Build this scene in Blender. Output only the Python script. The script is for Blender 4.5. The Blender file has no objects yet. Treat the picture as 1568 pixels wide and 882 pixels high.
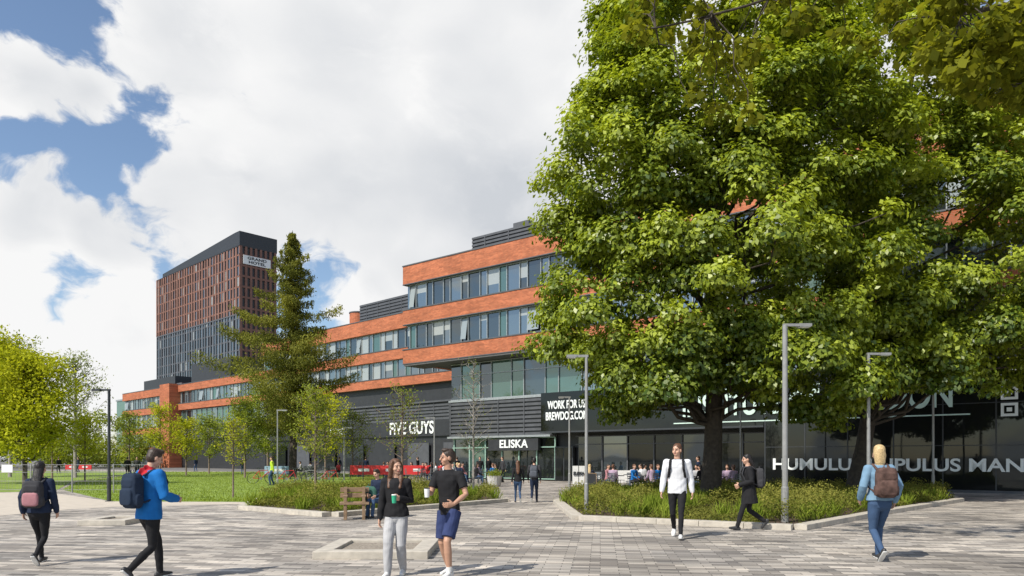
import bpy, math, random, time
import numpy as np
from mathutils import Vector, Matrix
random.seed(7); rng=np.random.default_rng(7)
T0=time.time()
scene=bpy.context.scene
F=1100.0; CH=1.62
def gx(u,y): return (u-784)/F*y
def gz(v,y): return CH+(701-v)/F*y
def G(u,v):
    y=CH*F/(v-701.0); return (gx(u,y),y)
# ---------------------------------------------------------------- materials
MATS={}
def new_mat(name):
    m=bpy.data.materials.new(name); m.use_nodes=True
    nt=m.node_tree; b=nt.nodes['Principled BSDF']; MATS[name]=m
    return m,nt,b
def L(nt,a,b): nt.links.new(a,b)
def simple(name,col,rough=0.7,metal=0.0,var=0.15,scale=8.0,bump=0.0,spec=0.5,bscale=None,bdist=.02):
    m,nt,b=new_mat(name)
    b.inputs['Roughness'].default_value=rough; b.inputs['Metallic'].default_value=metal
    b.inputs['Specular IOR Level'].default_value=spec
    tc=nt.nodes.new('ShaderNodeTexCoord')
    n=nt.nodes.new('ShaderNodeTexNoise'); n.inputs['Scale'].default_value=scale; n.inputs['Detail'].default_value=4
    L(nt,tc.outputs['Object'],n.inputs['Vector'])
    mr=nt.nodes.new('ShaderNodeMapRange'); mr.inputs['From Min'].default_value=.3; mr.inputs['From Max'].default_value=.7
    mr.inputs['To Min'].default_value=1-var; mr.inputs['To Max'].default_value=1+var
    L(nt,n.outputs['Fac'],mr.inputs['Value'])
    vm=nt.nodes.new('ShaderNodeVectorMath'); vm.operation='SCALE'; vm.inputs[0].default_value=col
    L(nt,mr.outputs['Result'],vm.inputs['Scale']); L(nt,vm.outputs[0],b.inputs['Base Color'])
    if bump>0:
        n2=nt.nodes.new('ShaderNodeTexNoise'); n2.inputs['Scale'].default_value=bscale or scale*4; n2.inputs['Detail'].default_value=3
        L(nt,tc.outputs['Object'],n2.inputs['Vector'])
        bp=nt.nodes.new('ShaderNodeBump'); bp.inputs['Strength'].default_value=bump; bp.inputs['Distance'].default_value=bdist
        L(nt,n2.outputs['Fac'],bp.inputs['Height']); L(nt,bp.outputs['Normal'],b.inputs['Normal'])
    return m
def brick_mat(name,c1,c2,mortar,bw=.225,bh=.075,ms=.01,rough=.85,big=0.2):
    m,nt,b=new_mat(name); b.inputs['Roughness'].default_value=rough
    b.inputs['Specular IOR Level'].default_value=.25
    tc=nt.nodes.new('ShaderNodeTexCoord'); sp=nt.nodes.new('ShaderNodeSeparateXYZ'); cb=nt.nodes.new('ShaderNodeCombineXYZ')
    L(nt,tc.outputs['Object'],sp.inputs[0]); L(nt,sp.outputs['X'],cb.inputs['X']); L(nt,sp.outputs['Z'],cb.inputs['Y'])
    def B_(bw,bh,ms,a,c,mo):
        br=nt.nodes.new('ShaderNodeTexBrick'); br.inputs['Scale'].default_value=1
        br.inputs['Brick Width'].default_value=bw; br.inputs['Row Height'].default_value=bh; br.inputs['Mortar Size'].default_value=ms
        br.inputs['Color1'].default_value=(*a,1); br.inputs['Color2'].default_value=(*c,1); br.inputs['Mortar'].default_value=(*mo,1)
        L(nt,cb.outputs[0],br.inputs['Vector']); return br
    br=B_(bw,bh,ms,c1,c2,mortar); b2=B_(.9,.15,0,(1.12,1.1,1.08),(.84,.84,.84),(1,1,1))
    mu=nt.nodes.new('ShaderNodeMix'); mu.data_type='RGBA'; mu.blend_type='MULTIPLY'; mu.inputs[0].default_value=1
    L(nt,br.outputs['Color'],mu.inputs[6]); L(nt,b2.outputs['Color'],mu.inputs[7])
    n=nt.nodes.new('ShaderNodeTexNoise'); n.inputs['Scale'].default_value=.5; n.inputs['Detail'].default_value=6; n.inputs['Roughness'].default_value=.65
    L(nt,tc.outputs['Object'],n.inputs['Vector'])
    mr=nt.nodes.new('ShaderNodeMapRange'); mr.inputs['From Min'].default_value=.3; mr.inputs['From Max'].default_value=.7
    mr.inputs['To Min'].default_value=1-big; mr.inputs['To Max'].default_value=1+big; L(nt,n.outputs['Fac'],mr.inputs['Value'])
    vm=nt.nodes.new('ShaderNodeVectorMath'); vm.operation='SCALE'; L(nt,mu.outputs[2],vm.inputs[0]); L(nt,mr.outputs[0],vm.inputs['Scale'])
    L(nt,vm.outputs[0],b.inputs['Base Color'])
    return m
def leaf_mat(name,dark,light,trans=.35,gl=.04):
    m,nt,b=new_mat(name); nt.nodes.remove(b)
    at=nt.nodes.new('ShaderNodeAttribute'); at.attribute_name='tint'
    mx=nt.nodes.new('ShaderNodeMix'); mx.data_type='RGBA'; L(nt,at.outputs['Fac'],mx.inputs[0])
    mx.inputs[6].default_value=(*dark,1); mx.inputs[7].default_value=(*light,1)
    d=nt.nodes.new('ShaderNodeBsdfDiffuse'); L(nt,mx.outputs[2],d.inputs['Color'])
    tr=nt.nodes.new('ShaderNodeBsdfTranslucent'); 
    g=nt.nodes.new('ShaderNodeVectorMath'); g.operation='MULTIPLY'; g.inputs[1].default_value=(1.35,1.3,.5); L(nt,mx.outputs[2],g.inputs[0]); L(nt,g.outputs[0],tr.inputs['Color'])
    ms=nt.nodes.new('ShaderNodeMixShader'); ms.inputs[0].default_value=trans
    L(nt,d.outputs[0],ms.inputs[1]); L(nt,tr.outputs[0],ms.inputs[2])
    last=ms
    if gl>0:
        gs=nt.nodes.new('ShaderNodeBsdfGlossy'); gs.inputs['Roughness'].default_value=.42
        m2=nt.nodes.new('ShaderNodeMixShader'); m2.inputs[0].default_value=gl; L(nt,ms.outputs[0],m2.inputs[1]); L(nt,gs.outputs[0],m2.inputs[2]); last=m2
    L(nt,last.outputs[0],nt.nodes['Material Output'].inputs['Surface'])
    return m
def glass_mat(name,col,gloss=.4,rough=.03,tint=(.85,.95,1.0),fres=True):
    m,nt,b=new_mat(name); b.inputs['Base Color'].default_value=(*col,1); b.inputs['Roughness'].default_value=.5; b.inputs['Specular IOR Level'].default_value=.1
    gl=nt.nodes.new('ShaderNodeBsdfGlossy'); gl.inputs['Roughness'].default_value=rough; gl.inputs['Color'].default_value=(*tint,1)
    n=nt.nodes.new('ShaderNodeTexNoise'); n.inputs['Scale'].default_value=.6; n.inputs['Detail'].default_value=1
    tc=nt.nodes.new('ShaderNodeTexCoord'); L(nt,tc.outputs['Object'],n.inputs['Vector'])
    bp=nt.nodes.new('ShaderNodeBump'); bp.inputs['Strength'].default_value=.25; bp.inputs['Distance'].default_value=.02
    L(nt,n.outputs['Fac'],bp.inputs['Height']); L(nt,bp.outputs[0],gl.inputs['Normal'])
    ms=nt.nodes.new('ShaderNodeMixShader')
    if fres:
        fr=nt.nodes.new('ShaderNodeFresnel'); fr.inputs['IOR'].default_value=1.5
        ad=nt.nodes.new('ShaderNodeMath'); ad.operation='ADD'; ad.inputs[1].default_value=gloss; ad.use_clamp=True; L(nt,fr.outputs[0],ad.inputs[0])
        L(nt,ad.outputs[0],ms.inputs[0])
    else: ms.inputs[0].default_value=gloss
    L(nt,b.outputs[0],ms.inputs[1]); L(nt,gl.outputs[0],ms.inputs[2])
    L(nt,ms.outputs[0],nt.nodes['Material Output'].inputs['Surface'])
    return m
BRICK=brick_mat('orange_brick',(.56,.165,.075),(.39,.10,.045),(.34,.19,.12))
TBRICK=simple('tower_terracotta',(.21,.105,.078),.8,var=.2,scale=.4)
DARK=simple('dark_cladding',(.03,.032,.036),.5,var=.15,scale=2)
DGREY=simple('grey_cladding',(.085,.09,.1),.5,var=.15,scale=2)
SOFF=simple('soffit',(.10,.10,.10),.8)
FRAME=simple('window_frame',(.34,.37,.38),.4,metal=.3)
DFRAME=simple('dark_frame',(.04,.045,.05),.4)
WHITE=simple('white_paint',(.8,.8,.78),.5,var=.04)
SIGNW=simple('sign_white',(.84,.88,.86),.5,var=.02)
SIGNM=simple('sign_mint',(.62,.80,.72),.5,var=.02)
G1=glass_mat('glass_dark',(.012,.018,.02),.10)
G2=glass_mat('glass_blue',(.035,.05,.058),.20)
G3=glass_mat('glass_blind',(.32,.34,.33),.08)
G4=glass_mat('glass_green',(.045,.09,.08),.12,tint=(.75,.95,.85))
GO=glass_mat('glass_open_pane',(.26,.30,.31),.10,fres=False,tint=(.9,.95,.95))
GB=glass_mat('glass_black',(.004,.005,.005),.035,fres=False)
GD=glass_mat('glass_shop',(.01,.013,.012),.07,fres=False)
STONE=simple('kerb_stone',(.48,.44,.375),.85,var=.15,scale=6,bump=.3)
SOIL=simple('soil',(.09,.06,.04),.95,var=.35,scale=6,bump=.6)
CONC=simple('pale_path',(.52,.46,.38),.9,var=.1,scale=2.5,bump=.1)
GRAVEL=simple('pit_gravel',(.30,.26,.21),.95,var=.4,scale=30,bump=.6)
STEEL=simple('lamp_steel',(.33,.33,.32),.45,metal=.4,var=.1)
DSTEEL=simple('dark_steel',(.05,.055,.06),.4,metal=.5,var=.1)
WOOD=simple('bench_timber',(.26,.17,.10),.7,var=.25,scale=12)
RED=simple('red_banner',(.6,.03,.03),.5,var=.08)
BARK=simple('bark',(.06,.048,.036),.9,var=.35,scale=9,bump=.9)
BARKL=simple('pale_bark',(.25,.23,.2),.85,var=.3,scale=12,bump=.4)
BIRCH=simple('young_bark',(.16,.12,.09),.85,var=.3,scale=12,bump=.4)
# ---------------------------------------------------------------- mesh builder
class MB:
    def __init__(s): s.v=[];s.f=[];s.m=[];s.mats=[]
    def mi(s,mat):
        if mat not in s.mats: s.mats.append(mat)
        return s.mats.index(mat)
    def face(s,pts,mat):
        o=len(s.v); s.v+= [tuple(p) for p in pts]; s.f.append(tuple(range(o,o+len(pts)))); s.m.append(s.mi(mat))
    def box(s,x0,x1,y0,y1,z0,z1,mat):
        if x0>x1:x0,x1=x1,x0
        if y0>y1:y0,y1=y1,y0
        o=len(s.v); s.v+=[(x0,y0,z0),(x1,y0,z0),(x1,y1,z0),(x0,y1,z0),(x0,y0,z1),(x1,y0,z1),(x1,y1,z1),(x0,y1,z1)]
        for q in ((0,3,2,1),(4,5,6,7),(0,1,5,4),(1,2,6,5),(2,3,7,6),(3,0,4,7)):
            s.f.append(tuple(o+i for i in q)); s.m.append(s.mi(mat))
    def prism(s,poly,z0,z1,mat):
        n=len(poly); o=len(s.v); s.v+=[(p[0],p[1],z0) for p in poly]+[(p[0],p[1],z1) for p in poly]
        k=s.mi(mat); s.f.append(tuple(o+i for i in reversed(range(n)))); s.m.append(k)
        s.f.append(tuple(o+n+i for i in range(n))); s.m.append(k)
        for i in range(n):
            j=(i+1)%n; s.f.append((o+i,o+j,o+n+j,o+n+i)); s.m.append(k)
    def tube(s,pts,rad,mat,n=8,cap=True):
        pts=[Vector(p) for p in pts]; o=len(s.v); k=s.mi(mat); m=len(pts)
        for i,p in enumerate(pts):
            t=(pts[min(i+1,m-1)]-pts[max(i-1,0)])
            if t.length<1e-9: t=Vector((0,0,1))
            t.normalize(); a=t.cross(Vector((0,1,0)) if abs(t.y)<.9 else Vector((1,0,0))).normalized(); b=t.cross(a)
            r=rad[i] if hasattr(rad,'__len__') else rad
            for j in range(n):
                an=2*math.pi*j/n; s.v.append(tuple(p+a*math.cos(an)*r+b*math.sin(an)*r))
        for i in range(m-1):
            for j in range(n):
                s.f.append((o+i*n+j,o+i*n+(j+1)%n,o+(i+1)*n+(j+1)%n,o+(i+1)*n+j)); s.m.append(k)
        if cap:
            s.f.append(tuple(o+j for j in range(n))); s.m.append(k)
            s.f.append(tuple(o+(m-1)*n+j for j in reversed(range(n)))); s.m.append(k)
    def obj(s,name,loc=(0,0,0),rotz=0,parent=None,smooth=False,bevel=0):
        me=bpy.data.meshes.new(name); me.from_pydata(s.v,[],s.f); me.update()
        for m in s.mats: me.materials.append(m)
        me.polygons.foreach_set('material_index',s.m)
        if smooth: me.polygons.foreach_set('use_smooth',[True]*len(me.polygons))
        o=bpy.data.objects.new(name,me); o.location=loc; o.rotation_euler=(0,0,rotz)
        scene.collection.objects.link(o)
        if parent: o.parent=parent
        if bevel>0:
            b=o.modifiers.new('b','BEVEL'); b.width=bevel; b.segments=2; b.limit_method='ANGLE'
        return o
def empty(name,loc=(0,0,0),rotz=0):
    e=bpy.data.objects.new(name,None); e.location=loc; e.rotation_euler=(0,0,rotz); scene.collection.objects.link(e); return e
def text(s,name,width,height,loc,parent,mat=SIGNW,rot=(math.pi/2,0,math.pi)):
    c=bpy.data.curves.new(name,'FONT'); c.body=s; c.size=1; c.align_x='CENTER'; c.align_y='CENTER'; c.extrude=.03; c.offset=.02
    o=bpy.data.objects.new(name,c); scene.collection.objects.link(o); bpy.context.view_layer.update()
    d=o.dimensions; o.scale=(width/d.x,height/d.y,1); o.rotation_euler=rot; o.location=loc; o.parent=parent; c.materials.append(mat); return o
# ---------------------------------------------------------------- facade parts (local: x along wall, +y outwards)
def glass_row(mb,x0,x1,z0,z1,y,pw=1.5,mats=None,weights=None,transom=None,fr=FRAME,open_p=.0,fw=.06,alt=False,blind=.3):
    mats=mats or [G1,G2,G3,G4]; weights=weights or [6,4,1,1]; weights=(weights+[1]*4)[:len(mats)]
    x=x0; i=0
    while x<x1-.2:
        w=pw*(1 if not alt else (1.0 if i%2 else .6)); w=min(w,x1-x); i+=1
        m=random.choices(mats,weights)[0]
        if random.random()<open_p:
            mb.box(x,x+w,y-.1,y-.02,z0,z1,G1)
            zz=z0+(z1-z0)*.1; mb.face([(x+.08,y+.28,zz),(x+w-.08,y+.28,zz),(x+w-.08,y+.03,z1-.1),(x+.08,y+.03,z1-.1)],GO)
        else:
            if random.random()<blind and m in (G1,G2):   # roller blind drawn part way
                zb=z1-(z1-z0)*random.uniform(.2,.6)
                mb.box(x,x+w,y-.1,y,z0,zb,m); mb.box(x,x+w,y-.1,y,zb,z1,G3)
            else: mb.box(x,x+w,y-.1,y,z0,z1,m)
        mb.box(x-fw/2,x+fw/2,y+.002,y+.09,z0+.06,z1-.06,fr)
        x+=w
    mb.box(x0,x1,y+.002,y+.10,z0,z0+.06,fr); mb.box(x0,x1,y+.002,y+.10,z1-.06,z1,fr)
    if transom is not None: mb.box(x0,x1,y+.003,y+.08,transom,transom+.06,fr)
def louvres(mb,x0,x1,z0,z1,y,step=.3,mat=DGREY):
    mb.box(x0,x1,y-.3,y-.06,z0,z1,DARK)
    z=z0
    while z<z1-.05:
        mb.box(x0,x1,y-.058,y+.02,z,z+step*.6,mat); z+=step
    x=x0
    while x<=x1: mb.box(x-.04,x+.04,y+.022,y+.05,z0,z1,mat); x+=2.4
D1=(-.783,.622); R1=math.atan2(D1[1],D1[0])
D2=(-.733,.681); R2=math.atan2(D2[1],D2[0])
# main building A
A=empty('brick_office_building',(2.9,48,0),R1)
mb=MB()
mb.box(-60,14.3,-25,-.62,9.3,16.4,DARK)
mb.box(-60,14.2,-24,-2.2,9.1,9.298,SOFF)
for z0,z1 in ((15.4,16.8),(12.2,13.3),(9.1,10.15)):
    mb.box(-60,14.8,-.6,0,z0,z1,BRICK); mb.box(14.302,14.8,-25,-.602,z0,z1,BRICK)
    mb.box(-60,14.85,-.5,.04,z1+.002,z1+.09,DGREY); mb.box(-60,14.82,-.5,.02,z0-.07,z0-.002,DGREY)
mb.box(-60,14.7,-2.2,-.02,8.9,9.028,SOFF)
mb.box(-60,-18,-.9,.02,16.9,18.0,BRICK); mb.box(-60,-20,-8,-3,18,20,DARK)
glass_row(mb,-60,14.6,13.3,15.33,-.36,1.15,open_p=.10,alt=True)
glass_row(mb,-60,14.6,10.24,12.13,-.36,1.15,open_p=.10,alt=True)
mb.box(14.3,14.6,-20,-.45,10.2,15.3,G2)
# roof plant
louvres(mb,-12,11,16.95,19.3,-4,.28,DGREY); mb.box(-12,11,-12,-4.32,16.9,19.35,DARK)
mb.box(5.5,7,-6,-4.3,19.36,19.8,DGREY); mb.tube([(3,-8,17),(3,-8,20.6)],.1,FRAME); mb.tube([(-3,-7,19.3),(-3,-7,20.3)],.3,FRAME,12)
# lower floors
mb.box(-60,11,-25,-2.0,0,8.89,DARK)
glass_row(mb,-60,11,6.05,8.85,-1.6,1.9,mats=[G1,G2,G4],weights=[5,2,3],transom=7.9,fr=FRAME,alt=True,blind=.1)
mb.box(-60,11.1,-2,-1.35,5.9,6.04,FRAME)
louvres(mb,1.3,11,3.25,5.88,-1.4)
mb.box(1.3,11.1,-2.0,-1.2,3.1,3.24,FRAME)
MINT=simple('mint_frame',(.30,.46,.38),.4)
glass_row(mb,1.2,11,.1,3.1,-1.75,1.6,mats=[G1,GD,G4],weights=[4,3,2],transom=2.35,fr=MINT,fw=.09,blind=.1)
glass_row(mb,-14,-.5,.1,3.1,-1.75,1.9,mats=[GD,GB,G1],weights=[4,3,1],transom=2.5,fr=DGREY,fw=.08,blind=0)
mb.box(-.4,1.1,-1.74,-1.5,.05,2.4,DFRAME); mb.box(-.3,.3,-1.5,-1.47,.1,2.3,GB); mb.box(.4,1.0,-1.5,-1.47,.1,2.3,GB)
mb.box(2.4,7,-1.6,-1.3,2.15,3.0,DARK)
# black sign box and glazed black hall
mb.box(-13.9,1.2,-1.9,0,3.4,6.0,GB); mb.box(-13.9,1.25,-1.95,.05,3.3,3.398,DFRAME)
mb.box(-60,-14,-1.9,.05,.12,6.1,GB); mb.box(-60,-13.95,-1.9,.1,6.102,6.3,DGREY); mb.box(-60,-13.9,-1.9,.15,0,.118,DGREY)
x=-14
while x>-40:
    mb.box(x-.03,x+.03,.051,.075,.13,6.1,DFRAME); x-=2.1
for z in (2.2,4.15): mb.box(-40,-14,.052,.07,z-.02,z+.02,DFRAME)
mb.box(-23.5,-8.6,.078,.09,3.62,3.68,SIGNM); mb.box(-23.5,-8.6,.078,.09,5.45,5.51,SIGNM)
for x,z in ((-25.0,5.35),(-25.0,4.55),(-25.0,3.8)):
    mb.box(x-.32,x+.32,.078,.1,z-.3,z+.3,SIGNW); mb.box(x-.2,x+.2,.102,.11,z-.18,z+.18,GB); mb.box(x-.1,x+.1,.112,.12,z-.09,z+.09,SIGNW)
mb.obj('facade',parent=A)
text('WORK FOR US\nBREWDOG.COM','sign_lettering',3.3,1.3,(-.9,.03,4.75),A)
text('INSTITUTE OF CONDON','sign_lettering',13.6,1.25,(-16.0,.09,4.55),A,SIGNM)
text('HUMULUS LUPULUS MANCHESTER','sign_lettering',15.2,.62,(-22.0,.09,1.25),A)
text('ELISKA','sign_lettering',2.6,.6,(4.6,-1.28,2.6),A)
def bands(mb,x0,x1,bz,gz_,top):
    mb.box(x0,x1,-18,-.62,0,top-.3,DARK)
    for z0,z1 in bz:
        mb.box(x0,x1,-.6,0,z0,z1,BRICK); mb.box(x0,x1,-.5,.04,z1+.002,z1+.1,DGREY)
    for z0,z1 in gz_: glass_row(mb,x0,x1,z0+.1,z1,-.4,1.4,weights=[4,5,2,1],open_p=.04,alt=True,fw=.09)
B=empty('brick_office_building',(-9.95,76,0),R2)
mb=MB()
bands(mb,-14,33.4,[(15.7,17.3),(12.4,13.5),(9.45,10.4)],[(13.5,15.7),(10.4,12.4)],17.3)
glass_row(mb,-14,33.4,7.6,9.3,-.8,2.2,mats=[G4,G2],weights=[3,2],fw=.1,blind=0)
mb.box(-14,33.4,-.9,-.3,7.4,7.58,DGREY)
louvres(mb,-14,33.4,5.6,7.38,-.5,.35); mb.box(-14,33.4,-1.2,-.4,3.9,5.58,DARK)
glass_row(mb,-14,33.4,.1,3.85,-.9,2.0,mats=[GD,GB,G4,G3],weights=[5,5,2,1],fr=DFRAME,transom=2.8,fw=.1,blind=.1)
mb.box(8.8,20,-12,-7,17.0,21.7,DARK); louvres(mb,8.8,20,17.4,21.5,-6.7,.4); mb.tube([(22,-8,17),(22,-8,21.0)],1.25,BRICK,24); mb.tube([(22,-8,21.0),(22,-8,21.15)],1.32,DGREY,24)
mb.box(26,31,-12,-6,17.2,18.6,DARK)
for i in range(8): mb.box(-13+i*5.8,-9.5+i*5.8,-.38,-.3,.3,3.2,random.choice([DARK,GD,DGREY]))
mb.obj('facade',parent=B)
text('FIVE GUYS','sign_lettering',7.4,1.35,(1.6,-.36,4.75),B)
text('LOUNGE','sign_lettering',3.2,.8,(15.5,-.36,4.75),B)
Cb=empty('brick_office_building',(-9.95,76,0),R2); mb=MB()
bands(mb,33.5,61,[(12.4,13.5),(9.4,10.4)],[(10.4,12.4)],13.5)
glass_row(mb,33.5,61,6.9,9.3,-.5,1.8,mats=[G4,G2,G1],fw=.1); louvres(mb,33.5,61,4.6,6.8,-.4,.35)
glass_row(mb,33.5,61,.1,4.5,-.8,2,mats=[GD,GB,G2],weights=[3,3,1],fr=DFRAME)
mb.box(55,70,-14,-6,13.2,18.2,DARK); mb.box(44,54.5,-12,-6,13.3,15.2,DGREY); mb.box(56,60,-18,-14.1,13.3,19,DGREY)
mb.obj('facade',parent=Cb)
Db=empty('brick_office_building',(-9.95,76,0),R2); mb=MB()
bands(mb,65,86,[(12.2,13.5),(9.2,10.3),(5.8,6.8),(2.4,3.4)],[(10.3,12.2),(6.8,9.2),(3.4,5.8),(.0,2.4)],13.5)
mb.box(61.02,64.9,-5.8,1.4,0,13.7,BRICK); mb.box(62,64,-5,-1,13.7,14.1,DGREY)
mb.box(77,92,-14,-6,13.2,16.8,DARK); mb.box(80,84,-16,-14.1,13,18,DGREY); mb.box(86.1,92,-5.8,-1,0,12.8,G4)
for z in (3.2,6.4,9.6,12.8): mb.box(86.1,92,-1,-.8,z-.3,z,FRAME)
mb.obj('facade',parent=Db)
# hotel tower
Tt=empty('hotel_tower',(-79.6,210,0),R2); mb=MB()
mb.box(.3,60.7,-11.5,-.3,0,63.6,DARK)
TL=simple('tower_grey',(.13,.145,.165),.5,var=.15,scale=.3)
x=0;j=0
while x<61:
    mb.box(x,x+(.95 if j%3 else .6),-.3,.0,44,63.8,TBRICK)
    mb.box(x,x+.7,-.3,.0,0,43.9,TL if j%2 else DGREY)
    x+=1.9; j+=1
z=2.0
while z<63:
    mb.box(0,61,-.3,-.12,z,z+.45,TBRICK if z>43.9 else DGREY)
    x=1.0; 
    for i in range(32):
        if random.random()<.85: mb.box(x+.02,x+.88,-.3,-.2,z+.47,z+3.08,random.choices([G1,G2,G3],[6,4,1])[0])
        x+=1.9
    z+=3.1
mb.box(0,61,-.28,.05,43.6,44.0,DGREY); mb.box(0,.02,-11.8,0,43.6,44,DGREY)
y=0
while y>-11.6:
    mb.box(-.05,.3,y-.8,y-.1,0,63.8,TBRICK); y-=1.55
z=2.0
while z<63: mb.box(.0,.3,-11.8,0,z,z+.6,TBRICK); z+=3.1
mb.box(0,61,-11.8,0.0,63.6,63.8,DARK)
o=len(mb.v); pr=[(0,63.82),(56,63.82),(56,65),(3,68),(0,68)]
mb.v+=[(p[0]-.05,.05,p[1]) for p in pr]+[(p[0]-.05,-11.85,p[1]) for p in pr]; k=mb.mi(DARK); n=5
mb.f.append(tuple(o+i for i in range(n))); mb.m.append(k); mb.f.append(tuple(o+n+i for i in reversed(range(n)))); mb.m.append(k)
for i in range(n): mb.f.append((o+i,o+n+i,o+n+(i+1)%n,o+(i+1)%n)); mb.m.append(k)
mb.box(-.25,-.06,-9.6,-1,58.6,61.2,WHITE)
mb.obj('tower_body',parent=Tt)
text('GRAND\nHOTEL','sign_lettering',6.0,2.0,(-.3,-5.3,59.9),Tt,DARK,(math.pi/2,0,-math.pi/2))
# ---------------------------------------------------------------- ground
def sheet(name,poly,z,mat):
    m=MB(); m.face([(p[0],p[1],z) for p in poly],mat); return m.obj(name)
ASP=simple('asphalt_ground',(.16,.155,.145),.9,var=.15,scale=.4)
sheet('ground',[(-3000,-3000),(3000,-3000),(3000,3000),(-3000,3000)],0,ASP)
def paver_mat():
    m,nt,b=new_mat('granite_setts'); b.inputs['Roughness'].default_value=.8; b.inputs['Specular IOR Level'].default_value=.3
    tc=nt.nodes.new('ShaderNodeTexCoord'); mp=nt.nodes.new('ShaderNodeMapping'); mp.inputs['Rotation'].default_value=(0,0,math.radians(7))
    L(nt,tc.outputs['Object'],mp.inputs['Vector'])
    def br(c1,c2,bw,rh,ms,off):
        t=nt.nodes.new('ShaderNodeTexBrick'); t.inputs['Scale'].default_value=1; t.inputs['Brick Width'].default_value=bw; t.inputs['Row Height'].default_value=rh
        t.inputs['Mortar Size'].default_value=ms; t.inputs['Mortar Smooth'].default_value=.1; t.offset=off
        t.inputs['Color1'].default_value=(*c1,1); t.inputs['Color2'].default_value=(*c2,1); t.inputs['Mortar'].default_value=(.12,.11,.10,1)
        L(nt,mp.outputs[0],t.inputs['Vector']); return t
    a=br((.58,.53,.465),(.23,.21,.19),.42,.14,.006,.37)
    c=br((1.12,1.10,1.07),(.62,.63,.65),1.26,.28,0,.31)
    mu=nt.nodes.new('ShaderNodeMix'); mu.data_type='RGBA'; mu.blend_type='MULTIPLY'; mu.inputs[0].default_value=1
    L(nt,a.outputs['Color'],mu.inputs[6]); L(nt,c.outputs['Color'],mu.inputs[7])
    n=nt.nodes.new('ShaderNodeTexNoise'); n.inputs['Scale'].default_value=.35; n.inputs['Detail'].default_value=7; L(nt,tc.outputs['Object'],n.inputs['Vector'])
    mr=nt.nodes.new('ShaderNodeMapRange'); mr.inputs['From Min'].default_value=.35; mr.inputs['From Max'].default_value=.65; mr.inputs['To Min'].default_value=.74; mr.inputs['To Max'].default_value=1.22
    L(nt,n.outputs['Fac'],mr.inputs['Value'])
    n3=nt.nodes.new('ShaderNodeTexNoise'); n3.inputs['Scale'].default_value=60; n3.inputs['Detail'].default_value=2; L(nt,tc.outputs['Object'],n3.inputs['Vector'])
    mr3=nt.nodes.new('ShaderNodeMapRange'); mr3.inputs['To Min'].default_value=.75; mr3.inputs['To Max'].default_value=1.25; L(nt,n3.outputs['Fac'],mr3.inputs['Value'])
    mm=nt.nodes.new('ShaderNodeMath'); mm.operation='MULTIPLY'; L(nt,mr.outputs[0],mm.inputs[0]); L(nt,mr3.outputs[0],mm.inputs[1])
    vm=nt.nodes.new('ShaderNodeVectorMath'); vm.operation='SCALE'; L(nt,mu.outputs[2],vm.inputs[0]); L(nt,mm.outputs[0],vm.inputs['Scale'])
    L(nt,vm.outputs[0],b.inputs['Base Color'])
    bp=nt.nodes.new('ShaderNodeBump'); bp.inputs['Strength'].default_value=.5; bp.inputs['Distance'].default_value=.01
    iv=nt.nodes.new('ShaderNodeMath'); iv.operation='SUBTRACT'; iv.inputs[0].default_value=1; L(nt,a.outputs['Fac'],iv.inputs[1])
    L(nt,iv.outputs[0],bp.inputs['Height']); L(nt,bp.outputs[0],b.inputs['Normal'])
    return m
PAVE=paver_mat()
sheet('plaza_paving',[(-60,-20),(45,-20),(45,44),(-60,100)],.004,PAVE)
GRASS=simple('lawn_grass',(.19,.27,.035),.95,var=.3,scale=1.2,bump=.6,bscale=30)
path=[(-60,G(0,790)[1]),G(0,790),G(110,780),G(180,776),G(380,772),G(372,769),G(170,768),G(95,757),G(0,752),(-60,G(0,752)[1])]
sheet('footpath',path,.008,CONC)
lawn=[G(170,768),G(372,769),G(470,757),G(560,741),G(600,727),G(420,722.5),G(240,722.5),G(120,737),G(95,750)]
lawn2=[G(85,752),G(-120,757),(-60,45),(-75,95),G(100,722),G(225,722.5),G(110,738)]
sheet('lawn',lawn,.010,GRASS); sheet('lawn',lawn2,.0125,GRASS)
def inpoly(px,py,poly):
    r=np.zeros(len(px),bool); n=len(poly)
    for i in range(n):
        x1,y1=poly[i]; x2,y2=poly[(i+1)%n]
        if y1==y2: continue
        c=((y1>py)!=(y2>py))&(px<(x2-x1)*(py-y1)/(y2-y1)+x1); r^=c
    return r
def inside(poly,n,ybias=0):
    P=np.array(poly); lo=P.min(0); hi=P.max(0); out=[]; tot=0
    while tot<n:
        q=rng.random((n*3,2))
        if ybias: q[:,1]=q[:,1]**ybias
        q=lo+q*(hi-lo); k=inpoly(q[:,0],q[:,1],poly); out.append(q[k]); tot+=k.sum()
    return np.concatenate(out)[:n]
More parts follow.
